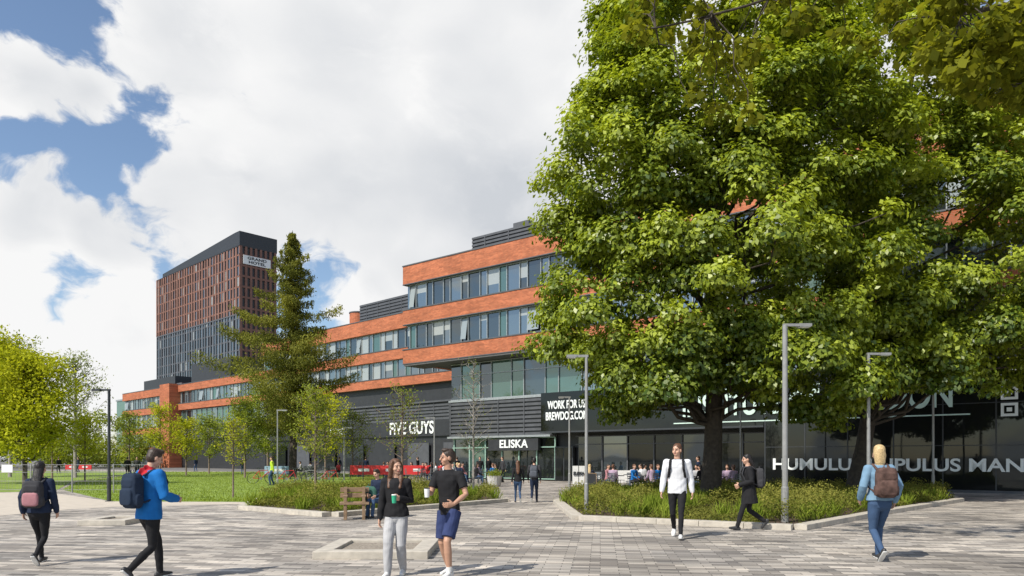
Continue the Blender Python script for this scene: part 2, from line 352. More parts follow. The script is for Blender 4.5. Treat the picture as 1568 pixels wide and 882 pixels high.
# ---------------------------------------------------------------- foliage
def norm(a): return a/np.maximum(np.linalg.norm(a,axis=1,keepdims=True),1e-9)
def leaves(name,pos,nrm,size,mat,tint,parent=None,asp=.6,down=.6,tipdir=None):
    N=len(pos); nrm=norm(nrm)
    t=tipdir if tipdir is not None else rng.normal(size=(N,3))+np.array([0,0,-down*2])
    t=t-(t*nrm).sum(1,keepdims=True)*nrm; t=norm(t); s=np.cross(nrm,t)
    sz=np.asarray(size).reshape(-1,1)*np.ones((N,1))
    v=np.empty((N,4,3)); v[:,0]=pos-t*sz*.5; v[:,2]=pos+t*sz*.5
    v[:,1]=pos+s*sz*asp*.5+nrm*sz*.13+t*sz*.08; v[:,3]=pos-s*sz*asp*.5+nrm*sz*.13+t*sz*.08
    me=bpy.data.meshes.new(name); me.vertices.add(N*4); me.vertices.foreach_set('co',v.reshape(-1).astype(np.float32))
    me.loops.add(N*4); me.loops.foreach_set('vertex_index',np.arange(N*4,dtype=np.int32))
    me.polygons.add(N); me.polygons.foreach_set('loop_start',np.arange(0,N*4,4,dtype=np.int32))
    me.update(calc_edges=True)
    a=me.attributes.new('tint','FLOAT','POINT'); a.data.foreach_set('value',np.repeat(np.clip(tint,0,1),4).astype(np.float32))
    me.materials.append(mat)
    o=bpy.data.objects.new(name,me); scene.collection.objects.link(o)
    if parent: o.parent=parent
    return o
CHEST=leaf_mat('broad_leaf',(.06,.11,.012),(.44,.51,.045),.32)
YEL=leaf_mat('fresh_leaf',(.28,.32,.02),(.60,.61,.05),.4,0)
YOUNG=leaf_mat('young_leaf',(.14,.18,.03),(.36,.42,.08),.4,0)
LARCH=leaf_mat('larch_needles',(.09,.105,.025),(.32,.32,.07),.3,0)
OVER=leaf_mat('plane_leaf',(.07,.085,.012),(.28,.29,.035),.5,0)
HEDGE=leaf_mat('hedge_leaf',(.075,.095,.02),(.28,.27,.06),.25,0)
BLADE=leaf_mat('grass_blade',(.12,.18,.02),(.36,.44,.07),.35,0)
def clumps_to_leaves(C,Rr,per,size,flat=.7,center=None):
    pos=[];nr=[];ti=[]
    for c,r in zip(C,Rr):
        n=int(per*(r/np.mean(Rr))**2*rng.uniform(.75,1.2))
        d=norm(rng.normal(size=(n,3))); d[:,2]=np.where(d[:,2]<-.25,-d[:,2],d[:,2])
        rad=r*(rng.random((n,1))**.35)*rng.uniform(.8,1.15,(n,1))
        ph=rng.uniform(0,6.3,3)
        rad*=1+.3*np.sin(5*d[:,:1]+ph[0])*np.sin(5*d[:,1:2]+ph[1])
        p=c+d*rad*np.array([1,1,flat]); p[:,2]-= (d[:,0]**2+d[:,1]**2)*r*.3
        pos.append(p); out=d.copy()
        if center is not None: out=out+.5*norm((p-center))
        nr.append(out*.8+np.array([0,0,.5])+rng.normal(size=(n,3))*.42)
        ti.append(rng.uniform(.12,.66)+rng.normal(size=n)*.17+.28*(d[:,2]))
    return np.concatenate(pos),np.concatenate(nr),np.concatenate(ti)
def branch(mb,a,b,r0,r1,mat,sag=.0,n=6,wob=.15,seg=6):
    a=Vector(a);b=Vector(b);Ln=(b-a).length;pts=[];rr=[]
    for i in range(n+1):
        t=i/n; p=a.lerp(b,t)+Vector((random.uniform(-1,1),random.uniform(-1,1),random.uniform(-1,1)))*wob*Ln*.15*(0 if i in(0,n) else 1)
        p.z+=math.sin(t*math.pi)*sag*Ln; pts.append(p); rr.append(r0+(r1-r0)*t)
    mb.tube(pts,rr,mat,seg); return pts
def big_tree(name,base,lobes,ncl,per,lsize,trunk_r,fork,crange=(.6,1.15),mat=CHEST,bark=BARK,inner=.22):
    e=empty(name,(0,0,0)); C=[];R=[]
    W=np.array([l[3]*l[4]*l[5] for l in lobes])**(2/3); W=W/W.sum()
    ctr=np.array([l[:3] for l in lobes])
    tries=0
    while len(C)<ncl and tries<ncl*20:
        tries+=1; l=lobes[rng.choice(len(lobes),p=W)]
        d=rng.normal(size=3); d/=np.linalg.norm(d)
        if d[1]>.3 and rng.random()<.5: d[1]=-d[1]
        rad=rng.uniform(.8,1.03) if rng.random()>inner else rng.uniform(.35,.8)
        rad*=1+.12*math.sin(4*d[0]+l[0])*math.cos(5*d[2]+l[1])
        p=np.array(l[:3])+d*np.array(l[3:6])*rad
        if p[2]<2.9: continue
        bad=False
        for m in lobes:
            if m is l: continue
            if (((p-np.array(m[:3]))/np.array(m[3:6]))**2).sum()<.4: bad=True
        if bad: continue
        C.append(p); R.append(rng.uniform(*crange))
    C=np.array(C);R=np.array(R)
    cen=(ctr*W[:,None]).sum(0)
    p,nn,ti=clumps_to_leaves(C,R,per,lsize,center=cen)
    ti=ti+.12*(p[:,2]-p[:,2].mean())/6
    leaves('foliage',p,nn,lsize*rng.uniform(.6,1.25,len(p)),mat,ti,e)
    mb=MB(); bx,by=base; top=max(l[2]+l[5]*.7 for l in lobes)
    n=9; pts=[];rr=[]
    for i in range(n+1):
        t=i/n; z=t*top; pts.append((bx+(cen[0]-bx)*t*.8+math.sin(t*7)*.12,by+(cen[1]-by)*t*.8+math.cos(t*5)*.1-.1,z)); rr.append(trunk_r*(1.35 if i==0 else (1-.85*t)))
    pts.insert(1,(bx,by,.35)); rr.insert(1,trunk_r*1.08)
    mb.tube(pts,rr,bark,14)
    idx=rng.permutation(len(C))[:min(len(C),60)]
    for i in idx:
        c=C[i]; zt=min(max(fork,c[2]-abs(rng.normal())*2-1.5),top*.9); t=zt/top
        a=(bx+(cen[0]-bx)*t*.8,by+(cen[1]-by)*t*.8,zt)
        branch(mb,a,c,trunk_r*.24*(1-t*.6),.02,bark,sag=.08,n=6,wob=.5)
    mb.obj('trunk',parent=e,smooth=True); return e
by=26.
big_tree('chestnut_tree',(gx(1088,by),by),[
  (gx(1090,by),by,9.0,5.0,5.0,5.6),(gx(1085,by),by,14.0,4.4,4.2,5.6),(gx(955,by),by,7.0,3.2,4.0,3.6),(gx(1215,by),by,7.2,3.6,4.2,4.4),
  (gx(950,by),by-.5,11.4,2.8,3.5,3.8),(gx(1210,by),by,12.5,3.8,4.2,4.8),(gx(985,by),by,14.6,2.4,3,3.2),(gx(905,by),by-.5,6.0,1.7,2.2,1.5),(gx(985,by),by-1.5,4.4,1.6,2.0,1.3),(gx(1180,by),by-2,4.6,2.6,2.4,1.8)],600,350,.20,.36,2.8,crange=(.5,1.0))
by=28.
big_tree('chestnut_tree',(gx(1308,by),by),[
  (gx(1400,by),by,9.5,4.6,4.4,4.8),(gx(1500,by),by-1,8.2,3.6,3.6,3.8),(gx(1345,by),by,15.0,4.8,4.4,4.6),(gx(1300,by),by,7.4,3.6,3.6,3.4),(gx(1590,by),by,9,3.5,3.5,3.6),(gx(1450,by),by,12.8,3.6,3.6,3.4),(gx(1505,by),by-2,5.6,2.6,2.2,1.9),(gx(1340,by),by-2,5.2,2.2,2.2,1.5)],
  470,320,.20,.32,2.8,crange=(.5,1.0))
# overhanging plane tree at right (trunk out of view)
e=empty('plane_tree'); mb=MB(); mb.tube([(12.5,6.5,0),(12.4,6.6,3),(12.2,7,6),(11.8,7.5,9)],[.4,.33,.28,.18],BARK,12)
C=[];R=[]
mains=[[(12.1,7.2,7),(9,9,8.6),(5.5,10.5,8.8),(2.2,11,8.2)],[(12.1,7.2,7.5),(9.5,9.5,8.0),(8.6,10.5,6.9)],[(12.1,7.2,6.5),(9.6,9.4,7.1),(7.8,9.8,6.5)],[(12.1,7.4,8),(8.5,10,9.4),(4,11.5,9.2)],[(12,7.3,6.8),(10,9.2,7.6),(6.2,10.2,7.9)]]
for m in mains:
    for i in range(len(m)-1): branch(mb,m[i],m[i+1],.07-.02*i,.05-.02*i+.005,BARK,.02,5,.3)
def near_main(p):
    best=None;bd=1e9
    for m in mains:
        for i in range(len(m)-1):
            for t in (0,.25,.5,.75,1):
                q=Vector(m[i]).lerp(Vector(m[i+1]),t); d=(q-p).length
                if d<bd: bd=d;best=q
    return best
def addcl(n,u0,u1,v0,v1,y0,y1,r):
    for _ in range(n):
        y=random.uniform(y0,y1); u=random.uniform(u0,u1); v=random.uniform(v0,v1)
        p=Vector((gx(u,y),y,gz(v,y))); C.append(np.array(p)); R.append(r*random.uniform(.7,1.3))
        q=near_main(p); branch(mb,q,p,.014,.005,BARK,.12,5,.4,5)
addcl(11,965,1080,-30,80,10.5,12,.22); addcl(14,1050,1200,-50,180,10.5,12,.26); addcl(18,1180,1420,-60,70,10,11.5,.28)
addcl(44,1420,1610,-60,140,8.5,10.5,.30); addcl(8,1480,1590,130,185,9,10,.16)
p,nn,ti=clumps_to_leaves(np.array(C),np.array(R),46,.13); 
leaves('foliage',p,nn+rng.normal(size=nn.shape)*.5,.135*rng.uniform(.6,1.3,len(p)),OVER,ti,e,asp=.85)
mb.obj('trunk',parent=e,smooth=True)
# larch
def conifer(u,y,H,wid):
    x0=gx(u,y); e=empty('larch_tree',(x0,y,0)); mb=MB(); mb.tube([(0,0,0),(.15,0,H*.35),(-.1,0,H*.7),(0,0,H)],[.34,.26,.13,.02],BARK,10)
    P=[];TI=[]
    for i in range(104):
        t=.20+.79*(i/104)**.85; z=H*t; an=i*2.4+random.uniform(-.6,.6)
        prof=min(1.0,((1-t)/.58))**1.0*(1.0 if t>.34 else .75)
        lng=random.uniform(.4,1.3) if random.random()<.8 else 1.45
        ln=wid*prof*lng+.35
        if math.cos(an)<-.2 and .42<t<.68: ln*=1.2
        dx,dy=math.cos(an),math.sin(an); pts=[]; dr=random.uniform(.15,.45); up=random.uniform(.25,.5)
        for k in range(8):
            s=k/7; pts.append(Vector((dx*ln*s,dy*ln*s,z-dr*ln*s+up*ln*s*s)))
        mb.tube(pts,[.05*(1-t)+.012]+[.04*(1-t)*(1-k/7)+.006 for k in range(1,8)],BARK,5)
        n=int(130+700*ln/wid); s=rng.random(n)**.65; side=rng.normal(size=n)*.22*ln*.6*(1.15-s*.6)
        nt_=max(3,int(ln*3.2)); tw=rng.integers(0,nt_,n)/nt_; s=np.clip(.1+.92*tw+rng.normal(size=n)*.035,0,1.03)   # hanging twig bundles
        base=np.column_stack([dx*ln*s,dy*ln*s,z-dr*ln*s+up*ln*s*s])
        hang=rng.random(n)**1.2*1.15*(.35+.6*(1-t)); base[:,0]+=-dy*side; base[:,1]+=dx*side; base[:,2]-=hang-.1
        base+=rng.normal(size=(n,3))*.06; P.append(base); TI.append(rng.uniform(.2,.9)+rng.normal(size=n)*.15-hang*.12)
    P=np.concatenate(P);TI=np.concatenate(TI)
    leaves('needles',P,rng.normal(size=P.shape)+np.array([0,-.2,.5]),.21*rng.uniform(.6,1.3,len(P)),LARCH,TI,e,asp=.42,down=.8)
    mb.obj('trunk',parent=e,smooth=True)
conifer(448,60,20.6,4.4)
# small trees
def small_tree(name,x,y,H,cr,cb,nl,lsize,mat,bark,tr=.05,nb=26,lean=0):
    e=empty(name,(x,y,0)); mb=MB(); mb.tube([(0,0,0),(lean*.3,0,H*.4),(lean*.7,.02,H*.75),(lean,0,H)],[tr,tr*.8,tr*.5,.008],bark,7)
    P=[]
    for i in range(nb):
        t=cb+(1-cb)*(i/nb)*.95; z=H*t; an=i*2.399+random.uniform(-.5,.5)
        w=cr*math.sin(min(1,(1-t)/(1-cb)+.12)*math.pi*.62)**.8*random.uniform(.6,1.1)
        a=Vector((lean*t,0,z)); b=a+Vector((math.cos(an)*w,math.sin(an)*w,w*random.uniform(.4,.9)))
        pts=branch(mb,a,b,tr*.35,.006,bark,.05,5,.6,5); P+=pts[1:]
        for k in range(4):
            q=pts[2+k%3]; c=q+Vector((random.uniform(-1,1),random.uniform(-1,1),random.uniform(.0,1)))*w*.4
            P+=branch(mb,q,c,.012*max(1,tr*8),.004,bark,0,3,.6,4)[1:]
    if nl>0:
        P=np.array([tuple(p) for p in P]); idx=rng.integers(0,len(P),nl); p=P[idx]+rng.normal(size=(nl,3))*cr*.085
        cl=rng.random(len(P))
        leaves('foliage',p,rng.normal(size=(nl,3))*.7+np.array([0,-.2,.7]),lsize*rng.uniform(.6,1.3,nl),mat,.25+.45*cl[idx]+rng.normal(size=nl)*.15,e)
    mb.obj('trunk',parent=e,smooth=True)
small_tree('young_tree',gx(483,26),26,4.15,1.0,.33,2000,.095,YOUNG,BIRCH)
small_tree('young_tree',gx(616,27),27,4.3,1.0,.35,1000,.08,YOUNG,BIRCH)
small_tree('birch_tree',gx(725,29),29,5.7,.9,.3,260,.06,YOUNG,BARKL,nb=34)
small_tree('young_tree',gx(357,29),29,3.2,.7,.4,1100,.08,YEL,BIRCH,.04)
small_tree('maple_tree',gx(38,42),42,7.2,3.0,.18,16000,.2,YEL,BARK,.14,nb=46)
small_tree('maple_tree',gx(-30,44),44,8.6,3.4,.2,14000,.2,YEL,BARK,.14,nb=46)
small_tree('maple_tree',gx(15,60),60,11,3.4,.2,9000,.22,YOUNG,BARKL,.14,nb=50)
small_tree('maple_tree',gx(115,58),58,9.8,2.6,.2,3600,.17,YOUNG,BARKL,.14,nb=56)
small_tree('young_tree',gx(198,64),64,5.6,1.6,.35,1900,.16,YOUNG,BIRCH,.08)
small_tree('young_tree',gx(245,60),60,6.0,1.8,.3,2400,.16,YEL,BIRCH,.08)
small_tree('young_tree',gx(130,48),48,4.4,1.3,.3,2200,.13,YEL,BIRCH,.06)
small_tree('young_tree',gx(80,50),50,4.8,1.5,.3,2600,.13,YEL,BIRCH,.06)
small_tree('young_tree',gx(375,58),58,6.0,2.3,.22,5000,.17,YOUNG,BIRCH,.09)
small_tree('young_tree',gx(410,66),66,7.8,2.6,.2,7000,.18,CHEST,BIRCH,.1)
small_tree('young_tree',gx(498,52),52,6.0,2.0,.25,4200,.15,YEL,BIRCH,.07)
small_tree('young_tree',gx(540,62),62,5.4,2.0,.25,2600,.15,YOUNG,BIRCH,.07)
small_tree('young_tree',gx(320,72),72,5.5,2.1,.25,3600,.18,YOUNG,BIRCH,.08)
small_tree('young_tree',gx(285,66),66,5.0,1.8,.25,2800,.18,YEL,BIRCH,.08)
# distant tree mass on the left
C=[];R=[]
for i in range(330):
    x=random.uniform(-150,-58); y=random.uniform(105,130)
    C.append(np.array([x,y,random.uniform(.8,6.2+2.2*math.sin(x*.3))])); R.append(random.uniform(1.3,2.6))
p,nn,ti=clumps_to_leaves(np.array(C),np.array(R),150,.5)
leaves('distant_trees',p,nn,.5*rng.uniform(.6,1.3,len(p)),YOUNG,ti-.1)
# ---------------------------------------------------------------- planting beds
def bed(poly,name,hfun,nleaf,nblade):
    m=MB(); m.face([(p[0],p[1],.05) for p in poly],SOIL); e=m.obj(name)
    k=MB(); n=len(poly); cx=sum(p[0] for p in poly)/n; cy=sum(p[1] for p in poly)/n
    for i in range(n):
        a=Vector(poly[i]);b=Vector(poly[(i+1)%n]); d=(b-a); Ln=d.length; d.normalize(); nn_=Vector((d.y,-d.x))
        if nn_.dot(Vector((cx,cy))-a)>0: nn_=-nn_
        c=int(max(1,round(Ln/1.1)))
        for j in range(c):
            p0=a+d*(Ln*j/c+.004); p1=a+d*(Ln*(j+1)/c-.004)
            q=[p0,p1,p1+nn_*.3,p0+nn_*.3]
            if (q[1]-q[0]).cross(q[2]-q[1])<0: q=q[::-1]
            k.prism([tuple(t) for t in q],.0,.13+.002*(i%2),STONE)
    o=k.obj('kerb',parent=e,bevel=.01)
    # mounded shrubs: each point belongs to the nearest shrub centre
    q=inside(poly,nleaf); sc=inside(poly,int(nleaf/380)); 
    d=((q[:,None,:]-sc[None])**2).sum(2); ids=d.argmin(1); dm=np.sqrt(d.min(1)); sh=rng.uniform(.7,1.15,len(sc)); st_=rng.uniform(-.18,.22,len(sc))
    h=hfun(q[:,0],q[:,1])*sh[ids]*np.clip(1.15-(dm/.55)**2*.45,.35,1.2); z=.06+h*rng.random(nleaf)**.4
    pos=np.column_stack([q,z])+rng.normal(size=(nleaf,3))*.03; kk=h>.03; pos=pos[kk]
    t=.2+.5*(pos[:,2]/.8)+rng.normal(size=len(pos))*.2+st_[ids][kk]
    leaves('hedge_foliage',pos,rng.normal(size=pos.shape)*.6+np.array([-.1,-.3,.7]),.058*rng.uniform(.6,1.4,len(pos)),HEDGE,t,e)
    if nblade:
        tc_=inside(poly,nblade//60); ids=rng.integers(0,len(tc_),nblade); b=tc_[ids]+rng.normal(size=(nblade,2))*.07
        out=np.column_stack([rng.normal(size=(nblade,2))*.45,np.ones(nblade)]); hh=rng.uniform(.25,.55,nblade)
        pos=np.column_stack([b,np.full(nblade,.08)])+norm(out)*hh[:,None]*.5
        leaves('grass_tufts',pos,rng.normal(size=(nblade,3))*np.array([1,1,.1]),hh,BLADE,.3+.4*rng.random(len(tc_))[ids]+rng.normal(size=nblade)*.15,e,asp=.06,tipdir=norm(out))
    return e
bl=[G(378,780),G(507,791),G(768,768.5),G(740,757),G(560,752),G(430,757)]
def hl(x,y):
    n=.5+.5*np.sin(x*1.9+1)*np.sin(y*1.3)
    return np.where(np.sin(x*1.1+.8)>-.55,.46+.24*n,.2)
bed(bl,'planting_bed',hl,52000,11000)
brt=[G(860,771),G(893,796),G(1215,811),G(1332,789),G(1462,768),G(1440,760),G(1200,755),G(900,757)]
def hr(x,y):
    n=.5+.5*np.sin(x*2.3)*np.sin(y*1.7); u=784+x/y*F
    return np.where((u>985)&(u<1165)&(y<22),.12,.42+.24*n)+np.where((u>1165)&(u<1330)&(y<21),.18,0)
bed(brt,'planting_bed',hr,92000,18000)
q=inside(lawn,26000,1.8); out=np.column_stack([rng.normal(size=(len(q),2))*.35,np.ones(len(q))])
leaves('grass',np.column_stack([q,np.full(len(q),.045)]),rng.normal(size=(len(q),3))*np.array([1,1,.1]),.09,BLADE,.5+rng.normal(size=len(q))*.2,asp=.25,tipdir=norm(out))
# stone tree pits
def pit(u0,v0,u1,v1,rot,d=1.9):
    (xa,ya),(xb,yb)=G(u0,v0),G(u1,v1); w=xb-xa; m=MB()
    m.box(0,w,0,.28,0,.13,STONE); m.box(0,w,d-.28,d,0,.13,STONE); m.box(0,.28,.284,d-.284,0,.132,STONE); m.box(w-.28,w,.284,d-.284,0,.132,STONE)
    m.box(.282,w-.282,.282,d-.282,0,.08,GRAVEL); m.obj('stone_tree_pit',(xa,ya,0),rot,bevel=.012)
pit(478,857,655,857,.0); pit(118,805,190,805,.05,1.5); pit(420,758,455,758,0)
# ---------------------------------------------------------------- street furniture
def lamp(u,y,H,arm,r=.07,mat=STEEL):
    m=MB(); m.tube([(0,0,0),(0,0,.9),(0,0,.92),(0,0,H)],[r,r,r*.8,r*.68],mat,12); m.tube([(0,0,.0),(0,0,.03)],[r*1.9,r*1.9],mat,12)
    s=1 if arm>0 else -1
    m.box(-.05*s,arm*.55,-.035,.035,H-.03,H+.035,mat); m.box(arm*.5,arm,-.10,.10,H-.04,H+.03,mat); m.box(arm*.55,arm*.96,-.08,.08,H-.055,H-.042,SIGNW)
    m.box(-.02,.02,-r-.004,-r+.01,.5,.8,mat)
    return m.obj('street_lamp',(gx(u,y),y,0))
lamp(1202,17.5,4.85,.62,.088); lamp(898,20,4.45,-.55,.06); lamp(1330,22,4.8,.65,.07); lamp(1429,30,4.7,-.6,.06)
lamp(167,26.6,4.13,-.6,.07,DSTEEL); lamp(425,45,4.6,.6,.06); lamp(527,52,3.8,.6,.06); lamp(665,50,4.4,-.6,.06); lamp(872,33,4.4,-.5,.06); lamp(556,50,2.9,.4,.04,DSTEEL); lamp(1134,33,4.5,.5,.05)
def bench(x,y,rot,w=1.5):
    m=MB()
    for i in range(4): m.box(0,w,i*.125,i*.125+.11,.40,.46,WOOD)
    for i in range(2): m.box(0,w,.52+i*.02,.56+i*.02,.56+i*.15,.68+i*.15,WOOD)
    for xx in (.1,w-.18):
        m.box(xx,xx+.08,.02,.1,0,.395,WOOD); m.box(xx,xx+.08,.44,.515,0,.85,WOOD); m.box(xx,xx+.08,.1,.44,.33,.395,WOOD); m.box(xx-.02,xx+.1,0.0,.44,.60,.64,WOOD); m.box(xx,xx+.08,.0,.06,.46,.60,WOOD)
    return m.obj('park_bench',(x,y,0),rot,bevel=.006)
bx,byy=G(520,797); bench(bx,byy,.20,.75); bx2,by2=G(556,794); bench(bx2,by2,.20,.9)
def banner(u0,u1,y,z0,z1,mat=RED):
    x0,x1=gx(u0,y),gx(u1,y); m=MB(); m.box(x0,x1,0,.03,z0,z1,mat); n=max(1,int((x1-x0)/1.6))
    for i in range(n+1):
        xx=x0+(x1-x0)*i/n; m.tube([(xx,.06,0),(xx,.06,z1+.06)],.025,DSTEEL,6); m.box(xx-.15,xx+.15,-.1,.25,0,.02,DSTEEL)
    for i in range(n):
        xa=x0+(x1-x0)*(i+.3)/n; xb=x0+(x1-x0)*(i+.7)/n; m.box(xa,xb,-.004,-.001,z0+(z1-z0)*.35,z0+(z1-z0)*.65,WHITE)
    return m.obj('cafe_barrier_banner',(0,y,0))
banner(536,662,54,.35,1.05); banner(100,140,88,.2,.8); banner(405,448,62,.2,.9,simple('pale_blue_banner',(.3,.45,.6),.6)); banner(892,930,40,.2,.9,DARK); banner(940,990,41,.2,.9,WHITE)
def fence():
    m=MB()
    for i in range(5):
        m.tube([(-24+i*1.9,33,0),(-24+i*1.9,33,1.35)],.035,STEEL,6)
    for z in (.15,.55,.95,1.3): m.tube([(-26,33,z),(-16.4,33,z)],.012,STEEL,5)
    for i in range(60): m.tube([(-26+i*.16,33,.15),(-26+i*.16,33,1.3)],.005,STEEL,4,False)
    m.box(-23.4,-22.9,32.93,32.96,.95,1.3,WHITE); m.obj('wire_fence')
fence()
def sign_board(u,v,w,h,txt=None):
    x,y=G(u,v); e=empty('pavement_sign',(x,y,0)); m=MB()
    m.face([(-w/2,0,0.05),(w/2,0,.05),(w/2,.18,h),(-w/2,.18,h)],DARK); m.face([(-w/2,.4,0.05),(-w/2,.22,h),(w/2,.22,h),(w/2,.4,.05)],DARK)
    for xx in (-w/2,w/2):
        m.tube([(xx,-.01,0),(xx,.2,h+.03)],.02,WOOD,6); m.tube([(xx,.41,0),(xx,.2,h+.03)],.02,WOOD,6)
    m.tube([(-w/2,.2,h+.02),(w/2,.2,h+.02)],.02,WOOD,6); m.obj('board',parent=e)
sign_board(937,748,.6,.95); sign_board(905,757,.5,.9)
e=empty('feather_flag_sign',(gx(886,33),33,0)); m=MB(); m.tube([(0,0,0),(0,0,2.0)],.02,DSTEEL,6); m.box(-.28,.28,-.01,.01,.35,1.25,WHITE); m.box(-.2,.2,-.2,.2,0,.04,DSTEEL); m.obj('flag',parent=e)
text('ELISKA','flag_lettering',.5,.16,(0,-.03,.9),e,DARK,(math.pi/2,0,0))
# cafe tables and chairs
mt=MB(); mt.tube([(0,0,.71),(0,0,.74)],.36,DSTEEL,20); mt.tube([(0,0,.02),(0,0,.71)],.03,DSTEEL,8); mt.tube([(0,0,0),(0,0,.02)],.22,DSTEEL,16)
mc=MB(); CH_=simple('chair_metal',(.25,.27,.28),.4,metal=.6); mc.box(-.2,.2,-.2,.2,.44,.46,CH_)
for sx in (-.18,.18):
    mc.tube([(sx,.18,0),(sx,.16,.44)],.014,CH_,5); mc.tube([(sx,-.2,0),(sx,-.17,.44),(sx,-.24,.85)],.014,CH_,5)
for z in (.58,.68,.78,.85): mc.box(-.19,.19,-.245+(.85-z)*.1,-.225+(.85-z)*.1,z-.03,z+.02,CH_)
tab=mt.obj('cafe_table',(4.6,38.6,0)); cha=mc.obj('cafe_chair',(4.0,38.5,0),-1.4)
def inst(o,x,y,r):
    c=bpy.data.objects.new(o.name.split('.')[0],o.data); c.location=(x,y,0); c.rotation_euler=(0,0,r); scene.collection.objects.link(c)
seats=[]
for (u,y) in ((905,37),(945,36),(985,35.5),(1020,35),(1055,34.5),(965,38),(1003,38),(720,46),(700,44),(690,49),(655,52),(672,55),(640,50),(620,55),(590,57),(605,60),(550,60),(510,62),(480,64),(450,66),(1110,34),(745,44)):
    x=gx(u,y); inst(tab,x,y,0)
    for k in range(3):
        an=k*2.1+random.uniform(0,1.5); cx_,cy_=x+.65*math.cos(an),y+.65*math.sin(an); inst(cha,cx_,cy_,an+math.pi/2); seats.append((cx_,cy_,an+math.pi/2))
# bicycles
def bike(x,y,rot,col):
    m=MB(); 
    for cx_ in (-.52,.52):
        pts=[(cx_+.34*math.cos(a),0,.35+.34*math.sin(a)) for a in np.linspace(0,2*math.pi,25)]; m.tube(pts,.018,DFRAME,6,False)
        for a in np.linspace(0,math.pi,7): m.tube([(cx_-.33*math.cos(a),0,.35-.33*math.sin(a)),(cx_+.33*math.cos(a),0,.35+.33*math.sin(a))],.003,STEEL,3,False)
    c=col; S=(-.15,0,.82);Bk=(-.05,0,.33);H1=(.36,0,.84);H0=(.38,0,.72)
    for a,b in ((S,Bk),(S,H1),(Bk,H0),(Bk,(-.52,0,.35)),(S,(-.52,0,.35)),(H1,(.52,0,.35))): m.tube([a,b],.018,c,6)
    m.tube([S,(-.18,0,.95)],.013,STEEL,6); m.box(-.32,-.06,-.06,.06,.95,1.0,DFRAME); m.tube([H1,(.34,0,1.0)],.015,STEEL,6); m.tube([(.3,-.28,1.02),(.36,0,1.0),(.3,.28,1.02)],.014,DFRAME,6)
    m.tube([(-.05,-.02,.33),(-.05,.02,.33)],.09,STEEL,12)
    m.obj('bicycle',(x,y,0),rot)
for i,u in enumerate((440,455,470,486,500,392)): bike(gx(u,44),44+i*.2,random.uniform(-.3,.3)+.2,random.choice([RED,DSTEEL,STEEL]))
x,y=G(757,745); m=MB(); m.tube([(0,0,0),(0,0,.1),(0,0,.55),(0,0,.6)],[.3,.36,.42,.44],simple('tub_concrete',(.5,.49,.46),.8),16); tubo=m.obj('planter_tub',(x,y,0))
pp=rng.normal(size=(700,3))*np.array([.18,.18,.12])+np.array([0,0,.72]); leaves('plant_foliage',pp,rng.normal(size=(700,3)),.08,YOUNG,rng.random(700),tubo)
# ---------------------------------------------------------------- people
def cloth(name,col,rough=.85,var=.10): 
    return simple(name,col,rough,var=var,scale=10,bump=.25,bscale=30,spec=.2,bdist=.006)
SKIN=simple('skin',(.56,.33,.23),.5,var=.05,scale=20); SKIN2=simple('skin_tan',(.48,.27,.18),.5,var=.05,scale=20)
LIPS=simple('lips',(.42,.15,.12),.5); EYE=simple('eye_dark',(.03,.02,.02),.2)
HB=simple('black_hair',(.014,.011,.010),.45,var=.4,scale=60,bump=.5,bdist=.005); HBR=simple('brown_hair',(.12,.055,.028),.45,var=.4,scale=60,bump=.5,bdist=.005)
HDB=simple('dark_brown_hair',(.04,.024,.015),.45,var=.4,scale=60,bump=.5,bdist=.005); HBL=simple('blond_hair',(.55,.40,.20),.45,var=.3,scale=60,bump=.5,bdist=.005)
BLK=cloth('black_fabric',(.018,.018,.02)); CHAR=cloth('charcoal_fabric',(.05,.05,.055)); NAVY=cloth('navy_fabric',(.02,.03,.06))
BLU=cloth('blue_jacket',(.012,.14,.42)); REDC=cloth('red_hood',(.5,.025,.035)); PINK=cloth('pink_bag',(.42,.20,.22)); BAGN=cloth('bag_navy',(.018,.03,.055))
GREYM=cloth('grey_jogger',(.42,.42,.43)); WH=cloth('white_shirt',(.68,.69,.72),var=.04); WSH=simple('white_shoe',(.7,.7,.68),.5); DEN=cloth('denim_light',(.16,.27,.38)); JEAN=cloth('jeans',(.05,.09,.17))
PLAID=cloth('plaid_bag',(.10,.06,.05),var=.5); SHB=cloth('shorts_blue',(.035,.05,.13)); DSH=simple('dark_shoe',(.03,.03,.032),.5); GREYB=cloth('grey_bag',(.09,.10,.12)); OLIVE=cloth('green_bag',(.05,.13,.10)); HIV=cloth('hi_vis',(.5,.7,.05)); CUPG=simple('green_cup',(.03,.40,.22),.4); LILAC=cloth('lilac',(.4,.3,.4)); 
